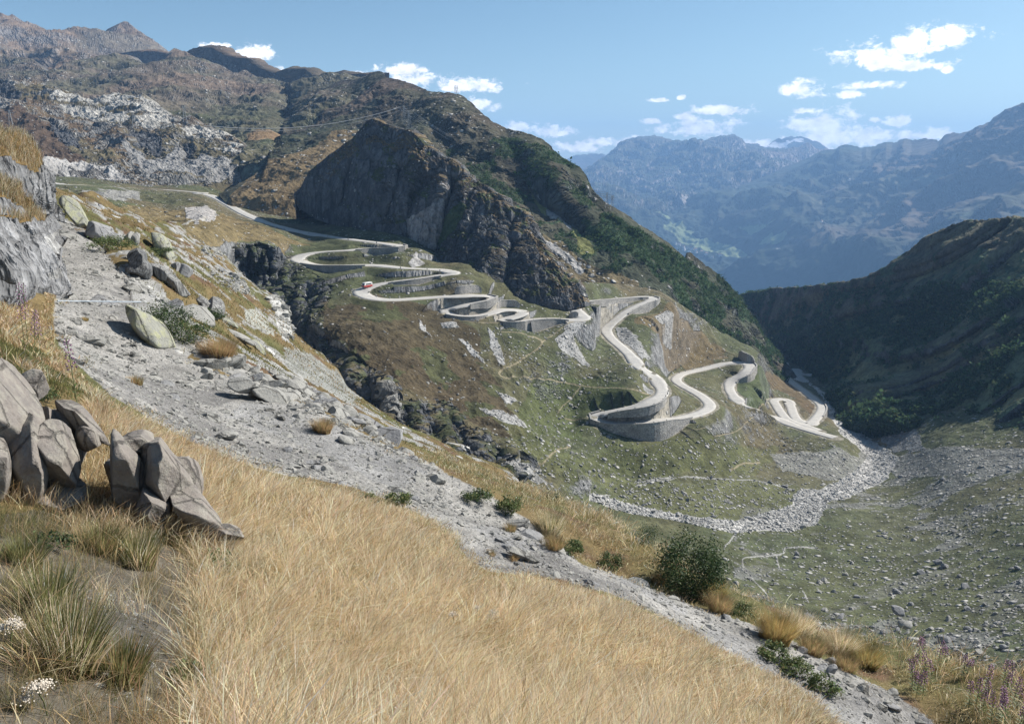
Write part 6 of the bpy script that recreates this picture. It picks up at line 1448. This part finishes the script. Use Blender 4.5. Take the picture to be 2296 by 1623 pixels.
DARKG = [(.035, .065, .025), (.05, .085, .03), (.10, .13, .055), (.028, .05, .022)]; MIDG = [(.10, .14, .05), (.08, .12, .045), (.16, .19, .08), (.19, .19, .08)]
leafy(*z5([(880, 1040)])[0], .84, 1.2, 9500, .030, DARKG, 'large dark green leafy bush on the outer track edge, casting a shadow across the track', 501, stems=14)
for i, (pt, rx, rz, n, lf, cols, lab) in enumerate([
    (b2([(930, 175)]), .34, .42, 1500, .030, DARKG + MIDG, 'dark green herb clump, first of two by the stone heap at the track edge'),
    (b2([(1145, 250)]), .30, .55, 1700, .032, MIDG, 'bright green leafy herb above the flat white stone'),
    (b2([(1530, 500)]), .26, .38, 1300, .032, MIDG, 'broad-leaved green herb with yellowing leaves right of the fountain-like tuft'),
    (b2([(1800, 590)]), .30, .34, 1500, .028, MIDG + DARKG, 'low green herb patch left of the large dark bush'),
    (b2([(2060, 440)]), .30, .70, 1500, .022, DARKG, 'upright willowy green stand touching the left side of the dark bush'),
    (b2([(1420, 165)]), .22, .55, 800, .018, DARKG, 'thin dark upright shoots on the brow above the fountain-like tuft'),
    (b2([(400, 180)]), .22, .30, 900, .030, MIDG, 'grey-green dock-like plant at the inner track edge in the meadow border'),
    (b2([(215, 175)]), .16, .20, 500, .028, MIDG, 'small green plant at the meadow border, left of the dock-like one'),
    (b3([(450, 910)]), .30, .36, 1300, .024, DARKG + MIDG, 'rounded green herb between the brown tuft and the broad golden tuft'),
    (b3([(660, 1190)]), .26, .34, 900, .034, MIDG, 'leafy green willowherb shoots growing on the inner side of the track'),
    (b3([(800, 1290)]), .26, .34, 900, .034, MIDG, 'second clump of leafy shoots further down the inner side of the track'),
    (b3([(980, 1400)]), .26, .30, 800, .034, MIDG, 'lowest clump of leafy shoots on the inner side, near the bottom edge'),
    (c4([(1095, 620)]), .75, .95, 2200, .045, DARKG, 'dark green juniper-like bush right behind the cream slab'),
    (c4([(1240, 690)]), .75, .75, 2200, .045, DARKG + MIDG, 'rounded green bush in the grass right of the juniper-like bush'),
    (c4([(1370, 565)]), .8, .8, 1800, .05, DARKG, 'small dark shrub beside the long smooth white slab'),
    (c4([(715, 95)]), 1.2, .9, 2200, .06, MIDG, 'yellow-green shrub at the outer track edge above the dark upright outcrop'),
    (z2([(470, 400)]), 1.1, .8, 1800, .06, MIDG + DARKG, 'green heath shrub between lichened boulder and rounded grey boulder'),
    (c4([(290, 1100)]), .16, .22, 900, .016, DARKG + MIDG, 'little green plant growing in the dark hollow of the left boulder'),
    (b1([(1380, 640)]), .16, .22, 700, .020, MIDG, 'green feathery herb among the straw, below the split boulder'),
    (b1([(1250, 1380)]), .10, .16, 500, .018, MIDG, 'small bright green herb beside the white umbel at the bottom'),
    (b1([(330, 470)]), .14, .12, 500, .016, DARKG, 'low dark plant with red leaves on gravelly soil below the left boulder'),
    (c5([(1870, 1385)]), 0, 0, 0, 0, MIDG, '')]):
    if n and i != 21: leafy(pt[0][0], pt[0][1], rx * 1.15, rz * (.72 if 'bush' not in lab else .9), n, lf * .85, cols, lab, 520 + i, 'herb' if 'bush' not in lab and 'shrub' not in lab else 'bush', 'plant' if 'bush' not in lab and 'shrub' not in lab else 'bush', 6)

M_pink = plain('pink_petals', (.29, .165, .245), .9); M_cream = plain('cream_florets', (.58, .52, .44), .8)
def willowherb(loc, H, seed, label, group):
    g = np.random.default_rng(seed); root = empty('willowherb', loc, g.uniform(0, 6)); tag(root, label, 'flower', group)
    lx, ly = g.normal(0, .08, 2) * H; m = MB(); pts = [np.array([lx * t * t, ly * t * t, H * t]) for t in np.linspace(0, 1, 6)]; m.tube(pts, .005, 4); m.build('stem', M_gstem, root)
    V, Q = [], []
    for k in range(26):
        t = .15 + .45 * k / 26; a = k * 2.4; c = np.array([lx * t * t, ly * t * t, H * t]); d = np.array([math.cos(a), math.sin(a), .25]); s = np.array([-math.sin(a), math.cos(a), 0]) * .010; L = .10 * (1 - .4 * t)
        b = len(V); V += [c, c + d * L * .5 + s, c + d * L, c + d * L * .5 - s]; Q.append([b, b + 1, b + 2, b + 3])
    c = np.repeat(pal(MIDG, g.integers(0, 4, 26), .2, g), 4, 0); link('leaves', quad_mesh('leaves', np.array(V), np.array(Q), {'col': c.astype(f32)}, False), M_leaf, root)
    m = MB()
    for k in range(30):
        t = .60 + .40 * k / 30; a = k * 2.4; c = np.array([lx * t * t, ly * t * t, H * t]); rr = .045 * (1.25 - t) / .65 + .008
        p = c + np.array([math.cos(a), math.sin(a), 0]) * rr; q = g.normal(0, 1, 3); q /= np.linalg.norm(q)
        m.box(p, (.019, .018, .010), np.array(rot_mats(1, .8, g)[0]))
    m.build('blossom', M_pink, root)
for i, (x, y) in enumerate(c4([(190, 900), (215, 890), (255, 905), (285, 900)])):
    willowherb(at_px(x, y), 1.5 if i < 2 else 1.1, 600 + i, 'magenta willowherb spike in the small stand behind the huge left boulder', 'willowherb behind the left boulder')
willowherb(at_px(*c4([(520, 1180)])[0]), .9, 610, 'lone leaning willowherb stalk with a faded pink tip in the grass left of the track', None)
g = np.random.default_rng(66)
for i in range(34):
    x = g.uniform(2010, 2330); y = np.interp(x, [2010, 2150, 2330], [1530, 1560, 1600]) + g.uniform(-75, 60)
    willowherb(at_px(x, y), g.uniform(.4, .75), 620 + i, 'pink willowherb in the hazy stand at the lower right corner of the verge', 'willowherb stand at the lower right')
def umbel(x, y, H, R_, seed, label, group=None, n=3):
    p = at_px(x, y); g = np.random.default_rng(seed); root = empty('white_umbel', p, g.uniform(0, 6)); tag(root, label, 'flower', group)
    m = MB(); m.tube([np.array([0, 0, -.02]), np.array([.01, 0, H * .5]), np.array([.03, .01, H])], .003, 4); m.build('stem', M_gstem, root)
    for k in range(n):
        a = g.uniform(0, 6.28); c = np.array([.03 + math.cos(a) * R_ * .8 * (k > 0), .01 + math.sin(a) * R_ * .8 * (k > 0), H - .02 * k]); m = MB()
        for _ in range(90):
            q = g.normal(0, .38, 2) * R_; m.box(c + np.array([q[0], q[1], .008 - 3 * (q @ q) + g.normal(0, .003)]), (.005, .005, .004), rot_mats(1, .6, g)[0])
        m.build('flower_head', M_cream, root)
umbel(*b1([(1470, 1420)])[0], .16, .042, 701, 'white umbel flower in the straw grass near the bottom edge', None, 2)
umbel(*b1([(70, 1180)])[0], .14, .045, 702, 'pair of white flower heads cut by the left edge', None, 3)
umbel(*b1([(310, 1560)])[0], .12, .045, 703, 'white flower head touching the bottom edge at the left', None, 3)
umbel(*b2([(1050, 1080)])[0], .3, .06, 704, 'whitish seed head among the straw in the middle of the meadow, right of two others', None, 2)
umbel(*b2([(800, 1090)])[0], .28, .05, 705, 'whitish seed head leftmost of three in the middle of the meadow', None, 1)
umbel(*b2([(915, 1040)])[0], .28, .05, 706, 'whitish seed head between two others in the middle of the meadow', None, 1)

# drainage bar across the track
pa, pb = at_px(131, 674), at_px(316, 675); m = MB(); c = (pa + pb) / 2; up = np.array([0, 0, .05])
m.bar(pa - c + up * .4, pb - c + up * .4, .022, 6); o = m.build('drain_bar', plain('grey_steel', (.34, .38, .42), .6, .2)); o.location = c; tag(o, 'thin grey-blue drain bar laid straight across the gravel track', 'drain bar')

# ---------------------------------------------------------------- alder thickets on the shaded slopes
def thicket(name, G, mask, N, size, cols, seed, lab):
    g = np.random.default_rng(seed); k = np.nonzero(mask.ravel())[0]; k = g.choice(k, N); b = G[2].reshape(-1, 3)[k]
    q = 7; s = size * np.exp(g.normal(0, .35, N)); c = b[:, None, :] + g.normal(0, 1, (N, q, 3)) * (s[:, None, None] * np.array([.55, .55, .35])) + np.array([0, 0, .5]) * s[:, None, None]
    c = c.reshape(-1, 3); M = len(c); nrm = g.normal(0, 1, (M, 3)) + [0, 0, .6]; nrm /= np.linalg.norm(nrm, axis=1)[:, None]
    u = np.cross(nrm, g.normal(0, 1, (M, 3))); u /= np.linalg.norm(u, axis=1)[:, None]; v = np.cross(nrm, u); ss = np.repeat(s, q)[:, None] * .42 * g.uniform(.6, 1.2, (M, 1))
    V = np.stack([c - u * ss, c + v * ss * .7, c + u * ss, c - v * ss * .7], 1).reshape(-1, 3)
    col = np.repeat(np.repeat(pal(cols, g.integers(0, len(cols), N), .25, g), q, 0), 4, 0)
    o = link(name, quad_mesh(name, V, np.arange(4 * M).reshape(-1, 4), {'col': col.astype(f32)}, False), M_alder); tag(o, lab, 'shrubs', kind='stuff')
AL = [(.055, .10, .048), (.07, .115, .052), (.045, .08, .042), (.095, .125, .06)]
M_alder = leaf_mat('alder_leaves', .35, .9, 0)
cm = (G_C[4] > .02) & (G_C[1] > 640)
thicket('alder_thicket', G_C, cm, 40000, 1.35, AL, 81, 'dark green alder scrub on the shaded slope across the valley')
dm = (G_D[3]['col'][..., 1] > G_D[3]['col'][..., 0] * 1.25) & (G_D[0] > 900)
thicket('alder_thicket', G_D, dm, 9000, 1.15, AL, 82, 'dark alder scrub on the flank of the big central mountain')
HAZE = True
# ================================================================== LIGHT, SKY, AIR, CAMERA
CLOUD = 16.0
SUN_AZ, SUN_EL = R(66), R(39)
Ld = Vector((math.sin(SUN_AZ) * math.cos(SUN_EL), math.cos(SUN_AZ) * math.cos(SUN_EL), math.sin(SUN_EL)))
sun = bpy.data.lights.new('sun', 'SUN'); sun.energy = 5.0; sun.angle = R(.53); sun.color = (1, .95, .87)
so = bpy.data.objects.new('sun', sun); COL.objects.link(so); so.rotation_euler = (-Ld).to_track_quat('-Z', 'Y').to_euler()
w = bpy.data.worlds.new('World'); scene.world = w; w.use_nodes = True
nt = w.node_tree; nt.nodes.clear()
sky = nt.nodes.new('ShaderNodeTexSky'); sky.sky_type = 'NISHITA'; sky.sun_disc = False
sky.sun_elevation = SUN_EL; sky.sun_rotation = SUN_AZ; sky.altitude = 2000; sky.air_density = 1.0; sky.dust_density = 4.0; sky.ozone_density = 2.0
bg = nt.nodes.new('ShaderNodeBackground'); bg.inputs[1].default_value = .075
out = nt.nodes.new('ShaderNodeOutputWorld')
# fair-weather clouds far away in the sky: each an uneven heap at its own bearing and height
def nd(op, *v):
    m = nt.nodes.new('ShaderNodeMath'); m.operation = op
    for i, q in enumerate(v):
        if hasattr(q, 'links'): nt.links.new(q, m.inputs[i])
        else: m.inputs[i].default_value = q
    return m.outputs[0]
tc = nt.nodes.new('ShaderNodeTexCoord'); sp = nt.nodes.new('ShaderNodeSeparateXYZ'); nt.links.new(tc.outputs['Generated'], sp.inputs[0])
az_ = nd('ARCTAN2', sp.outputs[0], sp.outputs[1]); el_ = nd('ARCSINE', sp.outputs[2])
cb = nt.nodes.new('ShaderNodeCombineXYZ'); nt.links.new(az_, cb.inputs[0]); nt.links.new(nd('MULTIPLY', el_, 1.5), cb.inputs[1])
def wn(scale, detail, rough, dist=0.0):
    n = nt.nodes.new('ShaderNodeTexNoise'); nt.links.new(cb.outputs[0], n.inputs['Vector']); n.inputs['Scale'].default_value = scale; n.inputs['Detail'].default_value = detail
    n.inputs['Roughness'].default_value = rough; n.inputs['Distortion'].default_value = dist; return n.outputs['Fac']
puff = wn(40, 8, .64, .4); big = wn(9, 3, .5)
CLOUDS = [(20, 80, 42, 16), (90, 98, 20, 7), (490, 110, 36, 11), (560, 122, 52, 17), (630, 165, 30, 11), (795, 170, 32, 10), (905, 158, 48, 14), (935, 182, 62, 15), (1040, 196, 98, 16), (1078, 236, 36, 18), (1165, 288, 42, 13), (1245, 298, 40, 14), (1300, 332, 62, 14), (1350, 322, 44, 12), (1463, 272, 22, 9), (1615, 248, 60, 13), (1530, 264, 24, 7), (1580, 290, 88, 20), (1790, 203, 46, 19), (1945, 192, 58, 10), (1905, 213, 26, 8), (1960, 132, 78, 26), (2035, 112, 70, 24), (2110, 85, 66, 24), (2050, 150, 72, 12), (2125, 157, 13, 9), (1815, 250, 32, 7), (1850, 285, 82, 28), (1880, 312, 95, 25), (2010, 275, 32, 11), (1960, 270, 13, 7), (2070, 305, 62, 13), (1960, 306, 55, 13), (1526, 220, 10, 6), (1480, 226, 26, 5), (2420, 200, 70, 22), (-160, 60, 60, 18), (2500, 120, 60, 14), (1700, 330, 80, 12), (1430, 318, 60, 10)]
tot = None
for (x, y, hw_, hh_) in CLOUDS:
    dx, yy, zz, hh = ray(x, y); a0 = math.atan2(dx, yy); e0 = math.atan2(zz, hh); sa = hw_ / FPX * 1.12; se = hh_ / FPX * 1.25
    u = nd('DIVIDE', nd('SUBTRACT', az_, a0), sa); v = nd('DIVIDE', nd('SUBTRACT', el_, e0), se)
    v = nd('MAXIMUM', v, nd('MULTIPLY', v, -1.5))
    q = nd('SUBTRACT', 1.0, nd('SQRT', nd('ADD', nd('MULTIPLY', u, u), nd('MULTIPLY', v, v))))
    tot = q if tot is None else nd('MAXIMUM', tot, q)
tot = nd('MAXIMUM', tot, -1.0)
dens = nd('ADD', nd('ADD', nd('MULTIPLY', tot, 1.15), nd('MULTIPLY', nd('SUBTRACT', puff, .5), 3.2)), nd('MULTIPLY', nd('SUBTRACT', wn(120, 5, .6, .6), .5), 1.4))
mr = nt.nodes.new('ShaderNodeMapRange'); mr.interpolation_type = 'SMOOTHSTEP'; nt.links.new(dens, mr.inputs[0]); mr.inputs[1].default_value = .0; mr.inputs[2].default_value = .75
tone = nt.nodes.new('ShaderNodeMapRange'); nt.links.new(nd('ADD', wn(60, 4, .6), nd('MULTIPLY', big, .6)), tone.inputs[0]); tone.inputs[1].default_value = .6; tone.inputs[2].default_value = 1.0; tone.inputs[3].default_value = .66; tone.inputs[4].default_value = 1.08
cl = nt.nodes.new('ShaderNodeVectorMath'); cl.operation = 'SCALE'; cl.inputs[0].default_value = (CLOUD * 1.0, CLOUD * .97, CLOUD * .95); nt.links.new(tone.outputs[0], cl.inputs['Scale'])
mx = nt.nodes.new('ShaderNodeMix'); mx.data_type = 'RGBA'; nt.links.new(mr.outputs[0], mx.inputs[0]); tn = nt.nodes.new('ShaderNodeVectorMath'); tn.operation = 'MULTIPLY'; tn.inputs[1].default_value = (.85, 1.0, .94); nt.links.new(sky.outputs[0], tn.inputs[0]); hzn = nt.nodes.new('ShaderNodeMix'); hzn.data_type = 'RGBA'; nt.links.new(nd('MULTIPLY', nd('POWER', 2.718, nd('MULTIPLY', nd('MAXIMUM', el_, 0.0), -15.0)), .62), hzn.inputs[0]); nt.links.new(tn.outputs[0], hzn.inputs[6]); hzn.inputs[7].default_value = (6.6, 7.8, 8.2, 1); nt.links.new(hzn.outputs[2], mx.inputs[6]); nt.links.new(cl.outputs[0], mx.inputs[7])
nt.links.new(mx.outputs[2], bg.inputs[0]); nt.links.new(bg.outputs[0], out.inputs[0])

hz = NT('air_haze')
pv = hz.n('ShaderNodeVolumePrincipled'); pv.inputs['Color'].default_value = (.32, .57, 1.0, 1); pv.inputs['Density'].default_value = 9e-5; pv.inputs['Anisotropy'].default_value = .1
ov = hz.n('ShaderNodeOutputMaterial'); hz.c(pv.outputs[0], ov.inputs['Volume'])
if HAZE:
    m = MB(); m.box((0, 6400, -250), (26000, 16000, 1900)); o = m.build('haze', hz.m); tag(o, 'thin blue mountain haze filling the valley air', 'haze', kind='stuff')

cam = bpy.data.cameras.new('camera'); co = bpy.data.objects.new('camera', cam); COL.objects.link(co)
cam.sensor_fit = 'HORIZONTAL'; cam.sensor_width = 36; cam.lens = 36 * FPX / 2296
cam.clip_start = .05; cam.clip_end = 90000
co.location = (0, 0, 0); co.rotation_euler = (math.pi / 2 - PIT, 0, 0)
scene.camera = co
vs = scene.view_settings; vs.view_transform = 'Standard'; vs.look = 'None'; vs.exposure = .72; vs.gamma = 1
vs.use_curve_mapping = False
scene.cycles.max_bounces = 6; scene.cycles.diffuse_bounces = 3; scene.cycles.volume_bounces = 0; scene.cycles.transparent_max_bounces = 8
scene.cycles.use_denoising = True
